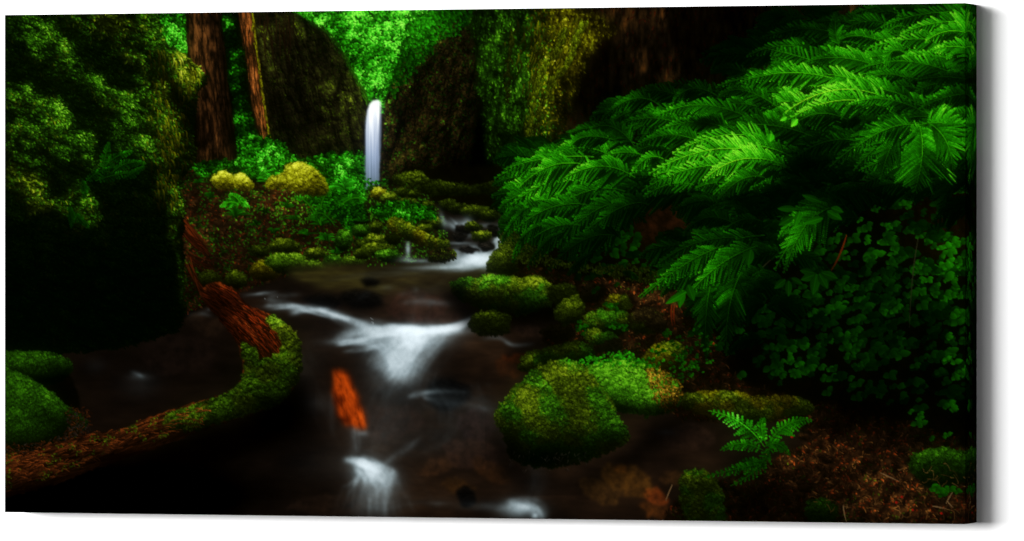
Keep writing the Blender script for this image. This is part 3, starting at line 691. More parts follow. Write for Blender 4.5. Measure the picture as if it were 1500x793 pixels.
puff(470, 590, 26, 14, .12); puff(480, 680, 50, 24, .07); puff(560, 640, 70, 50, .05); puff(205, 552, 16, 5, .22); puff(205, 565, 26, 16, .1); puff(140, 535, 14, 10, .08)
puff(620, 430, 60, 12, .06); puff(640, 460, 40, 14, .05); puff(720, 610, 50, 30, .06); puff(520, 655, 10, 20, .14); puff(975, 633, 12, 4, .2); puff(545, 505, 24, 6, .15); puff(700, 640, 60, 40, .03)
foam([(575, 555), (560, 590), (545, 630), (540, 672)], [26, 34, 36, 26], 120, .014, 434, thin=2)
foam([(600, 540), (630, 560), (660, 600), (650, 640), (600, 670)], [20, 30, 30, 24, 10], 120, .012, 435, thin=2)
foam([(560, 750), (620, 735), (690, 738), (740, 740)], [10, 14, 10, 8], 70, .02, 436, thin=2)
foam([(440, 500), (450, 540), (470, 590), (500, 660)], [14, 20, 24, 16], 90, .012, 437, thin=2)
foam([(690, 600), (740, 640), (790, 690), (780, 740)], [14, 20, 24, 16], 90, .012, 438, thin=2)
foam([(640, 398), (560, 402), (470, 410)], [6, 8, 6], 60, .022, 439, thin=1)
puff(520, 622, 9, 14, .3, 10); puff(531, 634, 8, 5, .35); puff(486, 600, 5, 30, .1)
foam([(512, 600), (520, 625), (522, 665)], [6, 8, 10], 50, .03, 440, thin=1)
foam([(660, 398), (640, 415), (610, 430), (600, 460), (600, 480)], [20, 26, 30, 26, 20], 120, .012, 441, thin=2)
foam([(690, 480), (650, 500), (620, 530), (600, 570)], [10, 16, 22, 26], 110, .028, 442, thin=2)
foam([(188, 545), (200, 547), (212, 552)], [2, 3, 2], 24, 0.0625, 422, thin=2)
foam([(275, 472), (300, 456), (310, 450)], [3, 3, 2], 20, 0.0375, 423, thin=2)
foam([(272, 462), (295, 460), (318, 464)], [3, 2, 2], 20, 0.0500, 424, thin=2)
foam([(520, 440), (560, 420), (620, 405)], [4, 6, 4], 20, 0.0187, 425, thin=2)
foam_put()
r = np.random.default_rng(430)     # small splashes on the crest of the rapids
for (x, y, n) in [(392, 437, 2), (545, 470, 4)]:
    for _ in range(n):
        a, b = x + r.normal(0, 5), y + r.normal(0, 3); c = ramp(np.array([r.uniform(.3, .8)]), [(0, (60, 70, 72)), (1, (200, 212, 216))])
        strokes([a], [b], [a + r.normal(0, 2.5)], [b + r.normal(2, 2)], .5, c, c * .6, P_WATER, alpha=.6)

# --- orange drift wood under water
P_OR = part('orange_driftwood', 'glowing orange piece of wood standing in the stream')
R = Reg([(487, 541), (496, 540), (511, 547), (522, 575), (533, 605), (538, 624), (534, 631), (522, 628), (505, 622), (495, 612), (489, 590), (487, 565)], 1.6, 6, 441, 7, smooth=False)
v = G(.5, [(500, 575, 12, 30, .22), (525, 610, 10, 14, .34), (492, 600, 6, 20, -.3), (510, 545, 14, 5, -.3), (500, 616, 14, 6, -.35), (530, 570, 8, 24, -.1)])(R.X, R.Y)
v *= np.clip(.1 + 1.7 * fbm(R.X, R.Y, 7, 5, 442, ay=2.6, rot=-18), .1, 1.5)
R.put(ramp(v, [(0, (8, 3, 0)), (.25, (70, 20, 3)), (.5, (116, 38, 5)), (.8, (176, 64, 10)), (1.2, (216, 102, 26))]), P_OR)

# --- left mossy rock face
P_FACE = part('mossy_rock_face', 'huge dark mossy rock wall at the left edge')
face = [(0, 0), (232, 0), (235, 30), (240, 58), (252, 68), (272, 80), (293, 100), (304, 114), (300, 124), (291, 132), (288, 158), (282, 196), (286, 226), (283, 242), (268, 262), (264, 276), (270, 310), (268, 350), (270, 424), (271, 462), (262, 486), (180, 510), (90, 520), (0, 522), (-10, 260)]
HUM = [(52, 62, 60, 30, 32, .5, 0), (88, 104, 40, 20, 38, .4, .1), (160, 40, 22, 40, -10, .5, .9), (182, 88, 40, 20, 40, .4, .6), (215, 56, 44, 26, 36, .46, .4), (236, 92, 34, 16, 44, .4, .5), (274, 86, 36, 13, 40, .8, .95), (268, 116, 26, 14, 20, .6, .95), (276, 140, 14, 14, 30, .36, .8),
       (150, 140, 56, 20, 22, .54, .1), (176, 168, 40, 18, 30, .4, .2), (214, 152, 44, 20, 38, .46, .3), (228, 190, 36, 20, 48, .4, .4), (48, 160, 60, 24, 20, .52, .1), (80, 190, 62, 22, 26, .56, .1), (30, 200, 40, 20, 14, .4, .2), (190, 212, 52, 24, 36, .44, .1),
       (110, 232, 54, 18, 14, .38, 0), (30, 238, 40, 18, 14, .34, .3), (34, 280, 44, 26, 34, .5, .9), (70, 300, 26, 22, 30, .36, .5), (116, 308, 26, 34, 16, .4, .2), (240, 160, 14, 40, -12, .4, .8), (250, 210, 14, 56, -8, .36, .7), (256, 330, 13, 64, -3, .34, .4), (264, 420, 8, 50, -3, .2, .3), (240, 280, 12, 46, -12, .28, .6), (268, 222, 12, 40, 0, .2, .6), (228, 242, 22, 34, 34, .36, .4), (110, 36, 30, 18, 30, .3, .4), (22, 136, 30, 14, 16, .24, .1), (128, 108, 26, 14, 26, .26, .3), (200, 120, 30, 10, 36, .2, .4)]
def lightF(x, y, full=False):
    wx = x + 22 * (fbm(x, y, 24, 4, 512) - .5) * 2; wy = y + 24 * (fbm(x, y, 20, 4, 513) - .5) * 2
    best = (.03 + .1 * np.clip((420 - y) / 220, 0, 1) * np.clip((262 - x) / 30, .3, 1)).astype(f32); yl = np.zeros(np.shape(x), f32)
    for (cx, cy, rx, ry, rot, b, ye) in HUM:
        c, n = math.cos(math.radians(rot)), math.sin(math.radians(rot))
        dx, dy = (wx - cx) / rx, (wy - cy) / ry
        dx, dy = ((wx - cx) * c + (wy - cy) * n) / rx, (-(wx - cx) * n + (wy - cy) * c) / ry
        q = dx * dx + dy * dy
        v = b * 1.3 * np.clip(.6 - .62 * dy + .15 * dx, .03, 1.3) * np.clip((1.7 - q) * .9, 0, 1)
        w = v > best
        best = np.where(w, v, best); yl = np.where(w, ye, yl)
    rim = np.exp(-((wx - 262) / 16) ** 2 - ((wy - 76) / 7) ** 2) + np.exp(-((wx - 284) / 13) ** 2 - ((wy - 90) / 8) ** 2) + np.exp(-((wx - 298) / 8) ** 2 - ((wy - 108) / 12) ** 2) + .7 * np.exp(-((wx - 272) / 18) ** 2 - ((wy - 118) / 12) ** 2)
    best = best + .8 * rim; yl = np.clip(yl + rim, 0, 1)
    return (best, yl) if full else best
R = Reg(face, 2.2, 6, 501, 1, smooth=False)
vF, yl = lightF(R.X, R.Y, True)
vF = blur(vF, 3); yl = blur(yl, 10)
h = billow(R.X, R.Y, 15, 4, 503, 1.5, .8, 22)
gy = np.gradient(h)[0] * S * 15
vF = vF * np.clip(1. + gy * .3 + (h - .5) * 1.2, .08, 2.2) * (.5 + 1.1 * fbm(R.X, R.Y, 12, 4, 504, rot=24, ax=1.6))
hh = billow(R.X, R.Y, 6, 3, 505); vb = vF * np.clip(.7 + np.gradient(hh)[0] * S * 2.4 + hh * .5, .1, 1.8)
yel = yl * 1.0
yel = np.clip(yel + (fbm(R.X, R.Y, 16, 3, 506) - .5) * .9, 0, 1)
R.put(ramp(vb * .6, MOSSG) * (1 - yel[..., None]) + ramp(vb * .6, MOSS) * yel[..., None], P_FACE)
leaves(R, 16000, vF * .95, MOSSG, (1.8, 4.6), .7, (24, 36), 507, P_FACE, keep=1 - yel, mid=.35)
leaves(R, 6000, vF * 1.05, MOSS, (2.5, 6), .8, (65, 35), 508, P_FACE, keep=yel)
# brighter clover-like sprigs riding on the lit ledges
Rk = np.clip((vF - .22) * 6, 0, 1)
leaves(R, 8000, vF * 1.25, MOSSG, (2.5, 5), .7, (18, 26), 509, P_FACE, keep=Rk * (1 - yel), jit=(.5, 1.35), mid=.2, root=.45)
# drooping threads on the ridges of the right side
r = np.random.default_rng(511)
for _ in range(300):
    y = r.uniform(70, 300); x = r.uniform(215, 300) if y < 135 else r.normal(250, 16)
    q = float(lightF(np.array([x]), np.array([y]))[0]) * r.uniform(.4, 1.5)
    l = r.uniform(6, 18)
    if x + 2 < np.interp(y, [60, 100, 115, 135, 160, 200, 230, 300], [240, 290, 300, 288, 286, 280, 283, 266]):
        strokes([x], [y], [x + r.normal(1, 2)], [y + l], .7, ramp(np.array([q]), YELLOW), ramp(np.array([q * .4]), MOSS), P_FACE, cx=[x + 3], cy=[y + l * .3])
# ferns on the face
for k, (b, c, t, w, q) in enumerate([((150, 250), (165, 225), (196, 222), 13, .42), ((150, 250), (155, 222), (160, 208), 11, .42), ((165, 252), (185, 232), (214, 240), 12, .4), ((140, 265), (165, 255), (200, 252), 10, .36), ((125, 268), (140, 248), (170, 245), 10, .32), ((120, 262), (128, 280), (122, 292), 8, .3), ((105, 310), (118, 320), (132, 336), 8, .3), ((100, 300), (108, 318), (104, 335), 8, .26), ((180, 262), (200, 250), (212, 244), 9, .3)]):
    frond(b, c, t, (w * .8, w * .8), P_FACE, q * .95, np_=14, sub=5, pal=LEAF, sl=.2, seed=k, rach=.4, fine=.6)

# --- boulders at the lower left
P_BA = part('mossy_boulder', 'flat green boulder at the left edge, upper of two')
moss(P_BA, [(-8, 518), (40, 514), (80, 518), (104, 530), (104, 545), (84, 560), (60, 566), (30, 560), (-8, 552)], G(.34, [(40, 524, 50, 10, .14), (60, 558, 60, 10, -.34), (95, 545, 20, 20, -.2)]), MOSSG, (9, 1.), (6, 1.2), 3200, (2, 4.5), .75, 1.2, 5, 521)
P_BB = part('mossy_boulder', 'steep green boulder at the left edge, lower of two')
moss(P_BB, [(-8, 540), (20, 544), (48, 556), (76, 576), (98, 594), (118, 606), (128, 622), (104, 640), (60, 655), (30, 662), (-8, 668)], G(.36, [(30, 590, 40, 40, .14), (100, 625, 30, 30, -.2), (50, 655, 60, 10, -.3), (80, 640, 30, 20, -.1)]), MOSSG, (14, .9), (5, 1.3), 6500, (2, 4.5), .8, 1.2, 5, 523)
R = Reg([(95, 600), (118, 598), (132, 616), (124, 640), (90, 650), (60, 660), (0, 668), (0, 655), (60, 648), (95, 632)], 2, 5, 525, 3)
leaves(R, 260, np.full(R.X.shape, .22, f32), LOGB, (3, 8), .45, (0, 60), 526, P_BB, jit=(.3, 1.9))
leaves(R, 90, np.full(R.X.shape, .4, f32), STONE, (2, 5), .6, (0, 60), 527, P_BB)

# --- the curved log
P_LOG = part('curved_log', 'curved fallen log with red bark and moss at its bend')
outer = [(-10, 672), (40, 664), (80, 650), (112, 640), (150, 634), (190, 624), (220, 612), (260, 597), (300, 586), (332, 574), (350, 560), (357, 542), (352, 520), (348, 505), (338, 490), (322, 468), (304, 450), (292, 430), (302, 417), (322, 413), (344, 424), (356, 440), (372, 450), (392, 458), (410, 470), (428, 484), (438, 504), (441, 530), (436, 556), (420, 580), (398, 596), (366, 608), (320, 622), (270, 640), (220, 660), (150, 682), (90, 706), (40, 720), (-10, 728)]
R = Reg(outer, 1.8, 6, 531, 1)
# darkness below the log
D = Reg([(-10, 690), (120, 690), (260, 640), (400, 590), (440, 560), (450, 600), (400, 650), (300, 700), (180, 745), (-10, 760)], 4, 20, 533, 24)
D.put(np.zeros(D.X.shape + (3,), f32), None, .8)
lightL = G(.36, [(395, 480, 40, 20, .3), (425, 510, 16, 40, .2), (385, 545, 40, 30, .14), (350, 470, 40, 30, .12), (300, 605, 60, 14, .14), (240, 620, 60, 14, .1), (150, 655, 60, 10, .14), (60, 672, 60, 10, .12), (20, 690, 40, 14, .08), (320, 440, 24, 14, -.08), (60, 715, 90, 14, -.3), (200, 668, 90, 12, -.35), (310, 628, 60, 12, -.35), (400, 592, 40, 16, -.3), (440, 560, 16, 30, -.3), (310, 470, 16, 40, -.16)])
vL = lightL(R.X, R.Y) * R.dome(9, 1.1, -.1)
gr = fbm(R.X, R.Y, 6, 4, 535, ax=4, rot=-18) ; gr2 = fbm(R.X, R.Y, 5, 4, 536, ax=3.4, rot=48)
wgt = np.clip((R.Y - 560) / 40, 0, 1) * np.clip((380 - R.X) / 40, 0, 1)
gg = gr * wgt + gr2 * (1 - wgt); bark = vL * np.clip(.05 + 1.25 * gg + 2.2 * (gg - .5), .05, 2)
R.put(ramp(bark, [(0, (3, 1, 0)), (.25, (36, 13, 4)), (.5, (88, 34, 9)), (.8, (140, 58, 16)), (1.1, (190, 96, 34))]), P_LOG)
r = np.random.default_rng(537)
ys, xs = R.sample(3200, 537)
x = xs / S + R.b[2] / S; y = ys / S + R.b[0] / S
a = np.where((y > 565) & (x < 370), np.radians(r.normal(-18, 12, len(x))), np.radians(r.normal(58, 16, len(x))))
l = np.where((y > 565) & (x < 370), r.uniform(8, 40, len(x)), r.uniform(5, 24, len(x))); q = vL[ys, xs] * r.choice([.15, .3, .6, 1., 1.5], len(x)) * r.uniform(.7, 1.2, len(x))
cl_ = smooth_open([(300, 425), (330, 445), (362, 470), (392, 500), (404, 530), (392, 562), (350, 585), (300, 600), (240, 625), (180, 648), (100, 675), (0, 700)], 12)
tg = np.gradient(cl_, axis=0); nn = np.argmin((cl_[None, :, 0] - x[:, None]) ** 2 + (cl_[None, :, 1] - y[:, None]) ** 2, 1)
a = np.arctan2(tg[nn, 1], tg[nn, 0]) + r.normal(0, .13, len(x))
iy = np.clip(((y + np.sin(a) * l) * S).astype(int) - R.b[0], 0, R.hard.shape[0] - 1); ix = np.clip(((x + np.cos(a) * l) * S).astype(int) - R.b[2], 0, R.hard.shape[1] - 1)
ok = R.hard[iy, ix] > .5; x, y, a, l, q = x[ok], y[ok], a[ok], l[ok], q[ok]
strokes(x, y, x + np.cos(a) * l, y + np.sin(a) * l, .42, ramp(q, LOGB) * np.where((y < 540)[:, None], np.array([[1.25, .82, .6]], f32), 1.), ramp(q * .8, LOGB) * np.where((y < 540)[:, None], np.array([[1.25, .82, .6]], f32), 1.), P_LOG, cx=x + np.cos(a) * l / 2 + r.normal(0, 1.5, len(x)), cy=y + np.sin(a) * l / 2, alpha=.85)
# moss on the bend : outer side and the lower run
M = [(398, 460), (414, 470), (430, 484), (440, 506), (442, 532), (436, 558), (420, 580), (398, 596), (360, 608), (320, 620), (285, 632), (258, 630), (236, 622), (250, 604), (290, 590), (330, 576), (350, 560), (356, 536), (352, 512), (362, 502), (376, 514), (378, 526), (398, 522), (412, 508), (410, 494), (398, 482), (390, 470)]
P_LM = part('moss_coat', 'yellow-green moss on the bend of the log', parent=P_LOG)
moss(P_LM, M, lambda x, y: lightL(x, y) * .95 + .4 * np.exp(-((x - 395) / 22) ** 2 - ((y - 476) / 16) ** 2), OLIVE, (9, 1.), (9, 1.6), 6500, (2, 4.2), .75, 2.2, 7, 541, pal2=MOSS)
# thin moss further down the trunk, brown showing through
Rt = Reg([(-5, 668), (60, 656), (120, 640), (200, 620), (260, 600), (300, 600), (290, 625), (240, 640), (180, 655), (100, 690), (40, 712), (-5, 722)], 3, 8, 543, 3)
kp = np.clip((fbm(Rt.X, Rt.Y, 14, 3, 544) - .5) * 7, 0, 1) * np.clip((Rt.X - 90) / 130, .3, .95)
leaves(Rt, 3000, lightL(Rt.X, Rt.Y) * .95, MOSS, (2, 5), .8, (60, 60), 545, P_LOG, keep=kp)
leaves(Rt, 300, lightL(Rt.X, Rt.Y) * .8, LOGB, (4, 14), .4, (-15, 16), 546, P_LOG, jit=(.6, 2.))

# --- boulders of the right bank
P_RB = part('leaf_litter', 'brown leaf litter between the boulders of the right bank', kind='stuff')
R = Reg([(735, 380), (800, 395), (900, 410), (1010, 440), (1090, 560), (1250, 600), (1420, 660), (1450, 800), (1000, 800), (985, 740), (1060, 700), (1110, 680), (1190, 640), (1100, 610), (1000, 615), (930, 560), (850, 520), (790, 500), (830, 460), (780, 420)], 4, 10, 551, 5)
v = G(0.161, [(960, 430, 60, 30, .3), (985, 455, 20, 20, .16), (890, 420, 40, 20, .12), (900, 490, 80, 26, .14), (1000, 520, 60, 30, .1), (1150, 600, 70, 18, .16), (1220, 660, 90, 24, .22), (1290, 700, 70, 34, .3), (1330, 740, 80, 24, .34), (1150, 680, 60, 26, .2), (1420, 650, 20, 60, .1), (1100, 740, 50, 30, -.1), (1250, 600, 80, 30, -.14)])(R.X, R.Y)
v *= .85 * np.clip(-.1 + 2.2 * fbm(R.X, R.Y, 10, 5, 552), .1, 2) * (.35 + 1.3 * billow(R.X, R.Y, 12, 3, 553))
R.put(ramp(v, EARTH), P_RB)
leaves(R, 5200, v * 1.15, EARTH, (3, 9), .55, (10, 60), 554, P_RB, jit=(.3, 2.2))
leaves(R, 1500, v * 1.1, REDBARK, (2, 6), .9, (10, 60), 555, P_RB, jit=(.3, 1.7))
leaves(R, 1600, v * .9, MOSS, (2, 5), .9, (60, 60), 556, P_RB, keep=np.clip((fbm(R.X, R.Y, 20, 3, 557) - .5) * 7, 0, 1))

def boulder(pts, light, lb, seed, pal=MOSS, pal2=None, n=3000, dome=(10, 1.1, 0), ln=(2, 4.5), w=.8, bs=(7, 1.2), name='mossy_boulder', rough=2.4, **k):
    pid = part(name, lb)
    moss(pid, pts, light, pal, dome, bs, n, ln, w, rough, 6, seed, pal2=pal2, **k)
    return pid
# dark under-shadows
for (pts, a, sf) in [([(660, 420), (830, 425), (850, 470), (800, 475), (690, 480), (665, 450)], .85, 10), ([(722, 610), (760, 680), (840, 700), (930, 650), (960, 620), (1010, 612), (1010, 630), (930, 680), (840, 715), (740, 700)], .85, 14), ([(760, 500), (860, 500), (860, 560), (760, 550)], .6, 10)]:
    D = Reg(pts, 3, 12, 560, sf * S); D.put(np.zeros(D.X.shape + (3,), f32), None, a)
boulder([(660, 418), (668, 410), (690, 406), (720, 403), (760, 405), (790, 404), (802, 412), (812, 430), (805, 448), (780, 456), (760, 462), (735, 456), (710, 452), (690, 446), (668, 436)],
        G(0.414, [(740, 412, 55, 13, .34), (785, 416, 22, 12, .2), (690, 440, 40, 14, -.26), (668, 424, 18, 16, -.3), (760, 455, 60, 14, -.3), (790, 435, 14, 12, .16), (750, 432, 20, 12, -.04)]), 'wide flat-topped mossy boulder by the pool', 561, MOSSG, MOSS, 5200, (8, 1.2, 0))
boulder([(800, 425), (815, 416), (838, 418), (846, 430), (835, 445), (812, 446)], G(0.207), 'dark mossy boulder behind the flat one', 563, n=500)
boulder([(687, 472), (694, 460), (712, 456), (735, 458), (748, 468), (746, 484), (728, 491), (704, 491), (690, 484)], G(0.196, [(715, 460, 26, 7, .12), (735, 475, 10, 10, .06)]), 'round dark boulder in the rapids', 565, MOSS, None, 900, (7, 1.1, 0))
boulder([(790, 488), (800, 478), (820, 476), (838, 482), (840, 494), (815, 498)], G(0.149), 'low brown stone in still water', 567, CLIFF, None, 200)
boulder([(812, 462), (818, 446), (832, 436), (848, 434), (856, 444), (852, 462), (840, 474), (822, 474)], G(0.391, [(838, 444, 18, 10, .22), (840, 472, 20, 8, -.24)]), 'upright olive boulder right of the flat one', 569, MOSS, None, 1100, (7, 1.1, 0))
boulder([(850, 430), (858, 418), (880, 414), (890, 425), (878, 440), (856, 442)], G(0.161), 'small dark stone under the ferns', 571, CLIFF, None, 300)
boulder([(884, 444), (892, 434), (910, 430), (922, 436), (926, 448), (915, 456), (892, 454)], G(0.345, [(905, 436, 18, 7, .16)]), 'small mossy stone on the right bank', 573, MOSS, YELLOW, 700)
boulder([(853, 478), (860, 460), (880, 454), (910, 456), (925, 464), (924, 480), (905, 490), (880, 488), (862, 490)], G(0.345, [(872, 465, 20, 10, .2), (905, 462, 20, 8, .1), (890, 488, 40, 8, -.2)]), 'lumpy moss-covered stone on the right bank', 575, MOSS, MOSSG, 1600)
boulder([(856, 490), (868, 482), (885, 484), (905, 492), (900, 502), (880, 506), (862, 500)], G(0.460, [(870, 488, 16, 7, .2)]), 'bright mossy stone beside the water', 577, MOSS, MOSSG, 900)
boulder([(920, 476), (926, 458), (945, 450), (965, 458), (978, 475), (970, 488), (945, 490), (925, 486)], G(0.276, [(940, 458, 20, 8, .16)]), 'olive mossy stone with dead twigs', 579, MOSS, CLIFF, 1100)
boulder([(876, 510), (885, 500), (905, 498), (912, 508), (900, 516), (882, 516)], G(0.230), 'little brown stone', 581, CLIFF, None, 250)
boulder([(760, 540), (764, 524), (778, 514), (800, 510), (830, 502), (850, 500), (868, 510), (864, 530), (830, 540), (790, 548)], G(0.161, [(775, 526, 12, 9, .42), (850, 508, 20, 10, .1), (810, 512, 20, 6, .08)]), 'dark boulder with one bright tuft of moss', 583, MOSS, MOSSG, 1600)
boulder([(942, 530), (948, 512), (968, 502), (990, 500), (1005, 512), (1000, 535), (975, 548), (950, 545)], G(0.391, [(970, 508, 22, 10, .2), (985, 540, 26, 14, -.22)]), 'olive mossy boulder at the foot of the ferns', 585, MOSS, YELLOW, 1600)
boulder([(846, 560), (858, 540), (880, 528), (910, 524), (945, 532), (975, 545), (992, 560), (997, 585), (985, 602), (955, 610), (925, 606), (900, 600), (870, 585)],
        G(0.575, [(915, 550, 40, 20, .52), (945, 580, 26, 18, .3), (975, 555, 18, 22, .05), (900, 600, 50, 12, -.4), (985, 600, 30, 14, -.35)]), 'brilliant green mossy boulder', 587, MOSSG, None, 5200, (10, 1.1, 0))
R = Reg([(945, 540), (965, 538), (990, 556), (996, 580), (985, 598), (962, 596), (955, 570)], 3, 6, 588, 4)
leaves(R, 420, G(0.322, [(958, 552, 14, 12, .4), (975, 575, 20, 10, .3), (985, 596, 20, 10, -.3)])(R.X, R.Y), [(0, (6, 3, 0)), (.3, (52, 36, 5)), (.6, (130, 92, 14)), (1, (220, 170, 50))], (2, 6), .7, (40, 60), 589, len(PARTS) - 1, jit=(.2, 1.5))
boulder([(724, 612), (730, 594), (748, 572), (768, 552), (790, 536), (815, 528), (838, 528), (860, 540), (876, 560), (890, 580), (904, 604), (918, 628), (922, 645), (905, 655), (880, 668), (850, 678), (810, 686), (770, 682), (745, 668), (738, 640)],
        G(0.529, [(790, 580, 50, 30, .16), (835, 545, 40, 18, .16), (870, 600, 30, 30, .08), (775, 605, 30, 20, .16), (820, 590, 20, 30, -.1), (800, 672, 90, 34, -.5), (745, 640, 20, 40, -.26), (905, 645, 30, 20, -.24), (830, 640, 50, 20, -.08)]), 'big domed mossy boulder in the foreground', 591, MOSSG, MOSS, 11500, (16, 1., 0), (2.2, 5), .9, (6, 1.5))
r = np.random.default_rng(592)
for _ in range(50):
    x = r.uniform(745, 860); y = r.uniform(660, 690); c = ramp(np.array([r.uniform(.3, .9)]), STONE)
    strokes([x], [y], [x + r.normal(0, 3)], [y + r.uniform(2, 6)], .4, c, c * .4, None, alpha=.5)
boulder([(996, 590), (1010, 576), (1040, 572), (1080, 574), (1110, 580), (1150, 578), (1185, 590), (1190, 604), (1150, 612), (1100, 622), (1060, 612), (1020, 606)],
        G(0.322, [(1050, 582, 60, 8, .24), (1110, 598, 40, 10, .12), (1000, 602, 40, 12, -.14)]), 'long low olive mossy mound', 593, MOSS, YELLOW, 2600, (6, 1., 0))
boulder([(994, 705), (1004, 692), (1025, 688), (1042, 696), (1056, 715), (1062, 745), (1058, 775), (1010, 775), (998, 740)], G(0.276, [(1020, 698, 24, 12, .16), (1035, 765, 40, 14, -.08)]), 'dark green mossy hump at the lower edge', 595, MOSSG, MOSS, 1900, (8, 1., 0))
boulder([(1330, 678), (1345, 662), (1375, 656), (1405, 658), (1428, 668), (1432, 690), (1410, 706), (1375, 714), (1350, 708), (1336, 694)], G(0.322, [(1375, 664, 40, 10, .16), (1390, 705, 40, 10, -.16)]), 'green mossy cushion in the lower right corner', 597, MOSSG, None, 2600, (9, 1., 0), (3, 6), .7)
boulder([(1178, 745), (1190, 732), (1210, 730), (1226, 744), (1222, 762), (1190, 766)], G(.2, [(1205, 740, 18, 8, .1)]), 'little moss tuft at the lower edge', 599, MOSSG, None, 700)
# stones, cones and twigs in the litter
r = np.random.default_rng(601)
P_TWIG = part('dry_twig', 'scattered pale dry twigs on the leaf litter', kind='stuff')
for _ in range(80):
    x = r.uniform(1180, 1425); y = r.uniform(680, 765)
    if (x - 1100) / 340 + (y - 640) / 130 < .75:
        continue
    a = r.normal(15, 50); l = r.uniform(4, 16); k = r.uniform(.25, .8)
    c = ramp(np.array([k]), [(0, (10, 5, 2)), (.5, (84, 52, 20)), (1, (160, 116, 62))])
    strokes([x], [y], [x + math.cos(math.radians(a)) * l], [y + math.sin(math.radians(a)) * l], .36, c, c * .8, P_TWIG, cx=[x + l / 3], cy=[y + r.normal(0, l * .2)], alpha=.7)
for (p, q, s) in [((1386, 738), (1391, 727), (1398, 718)), ((1388, 735), (1392, 740), (1396, 744)), ((1290, 693), (1305, 700), (1318, 706)), ((1366, 742), (1376, 743), (1386, 746)), ((1235, 740), (1236, 752), (1240, 765)), ((985, 710), (978, 725), (975, 735))]:
    c = np.array([[.55, .42, .26]], f32)
    strokes([p[0]], [p[1]], [s[0]], [s[1]], .6, c * .8, c * .6, P_TWIG, cx=[q[0]], cy=[q[1]])
for (x, y) in [(1337, 747), (1313, 736), (1379, 752), (1321, 728), (1160, 640)]:
    c = np.array([[.62, .07, .04]], f32)
    strokes([x - 1.5], [y], [x + 2], [y + 1], 1.6, c, c * .6, P_TWIG)
P_CONE = part('broken_stone', 'brown broken stone at the edge of the litter')
for (x, y, rx, ry, b) in [(1178, 641, 12, 6, .5), (1155, 690, 8, 5, .62), (1158, 710, 9, 5, .6), (1210, 672, 14, 7, .3), (1180, 715, 12, 8, .18), (1115, 700, 10, 5, .25), (1130, 660, 9, 4, .3)]:
    wet(ellipse(x, y, rx, ry, 8, 20), b, int(x + y), '', EARTH, 1, P_CONE)
# --- right-hand vegetation
P_THICK = part('fern_thicket', 'dense shaded ferns and leaves covering the right bank', kind='stuff')
lightR_ = G(.10, [(820, 250, 80, 40, .46), (770, 270, 40, 40, .22), (860, 215, 60, 24, .5), (800, 320, 50, 40, .26), (880, 300, 60, 50, .16), (760, 350, 26, 40, .16), (920, 150, 30, 20, .35),
                 (1000, 165, 60, 24, .5), (1060, 220, 90, 34, .85), (990, 250, 60, 26, .5), (1080, 260, 50, 30, .4), (1180, 130, 90, 34, .7), (1160, 90, 30, 30, .3), (1230, 140, 60, 26, .5), (1190, 160, 50, 16, .5), (1330, 60, 90, 40, .6), (1400, 60, 40, 60, .4), (1260, 70, 60, 30, .3), (1320, 100, 60, 20, .2),
                 (1340, 205, 90, 30, .66), (1310, 140, 60, 20, .3), (1390, 160, 30, 40, .3), (1300, 250, 60, 26, .2), (1030, 390, 60, 50, .5), (960, 420, 40, 26, .4), (1175, 340, 46, 44, .45), (1060, 330, 40, 30, .16), (1200, 420, 50, 22, .14), (1340, 380, 70, 60, .08), (1240, 480, 90, 60, .1), (1180, 250, 60, 40, .1), (1390, 430, 30, 70, .1), (900, 370, 60, 40, .12),
                 (1110, 640, 60, 30, .9), (1035, 180, 34, 12, -.5), (1170, 240, 40, 30, -.3), (1130, 290, 60, 18, -.35), (960, 330, 40, 20, -.2), (1270, 300, 40, 30, -.2), (1240, 175, 40, 16, -.12), (1380, 110, 60, 16, -.2)])
lightR = lambda x, y: (lambda q: 1.75 * q / (1 + .34 * q * q))(np.maximum(.075, lightR_(x, y)))
# 1. leafy undergrowth in the lower right : small three-lobed leaves
def sprig(x, y, s, k, seed, pid, pal=LEAF):
    r = np.random.default_rng(seed)
    for j in range(3):
        a = math.radians(r.normal([-150, 90, -30][j] * .5 + 60, 25)); l = s * r.uniform(.7, 1.1)
        ex, ey = x + math.cos(a) * l, y + math.sin(a) * l * .7
        strokes([x], [y], [ex], [ey], s * .34, ramp(np.array([k * .75]), pal), ramp(np.array([k * 1.1]), pal), pid, mid=.22)
r = np.random.default_rng(701)
n = 0
for _ in range(2600):
    x = r.uniform(830, 1440); y = r.uniform(285, 640)
    dens = np.exp(-((x - 1310) / 120) ** 2 - ((y - 430) / 130) ** 2) + .8 * np.exp(-((x - 1170) / 80) ** 2 - ((y - 470) / 70) ** 2) + .9 * np.exp(-((x - 890) / 60) ** 2 - ((y - 360) / 40) ** 2) + .5 * np.exp(-((x - 1405) / 30) ** 2 - ((y - 450) / 110) ** 2)
    if y > 560 + (x - 1100) * .15 or r.random() > dens:
        continue
    k = 1.08 * (.15 + .12 * np.exp(-((x - 1310) / 120) ** 2 - ((y - 360) / 80) ** 2) + .16 * np.exp(-((x - 1400) / 30) ** 2 - ((y - 440) / 90) ** 2) + .12 * np.exp(-((x - 1200) / 60) ** 2 - ((y - 520) / 30) ** 2) + .12 * np.exp(-((x - 890) / 60) ** 2 - ((y - 350) / 40) ** 2)) * r.uniform(.3, 1.25) * (.4 + 1.2 * float(vn(np.array([x / 40]), np.array([y / 40]), 4)[0]))
    sprig(x, y, r.uniform(7, 15), k, 800 + n, P_THICK); n += 1
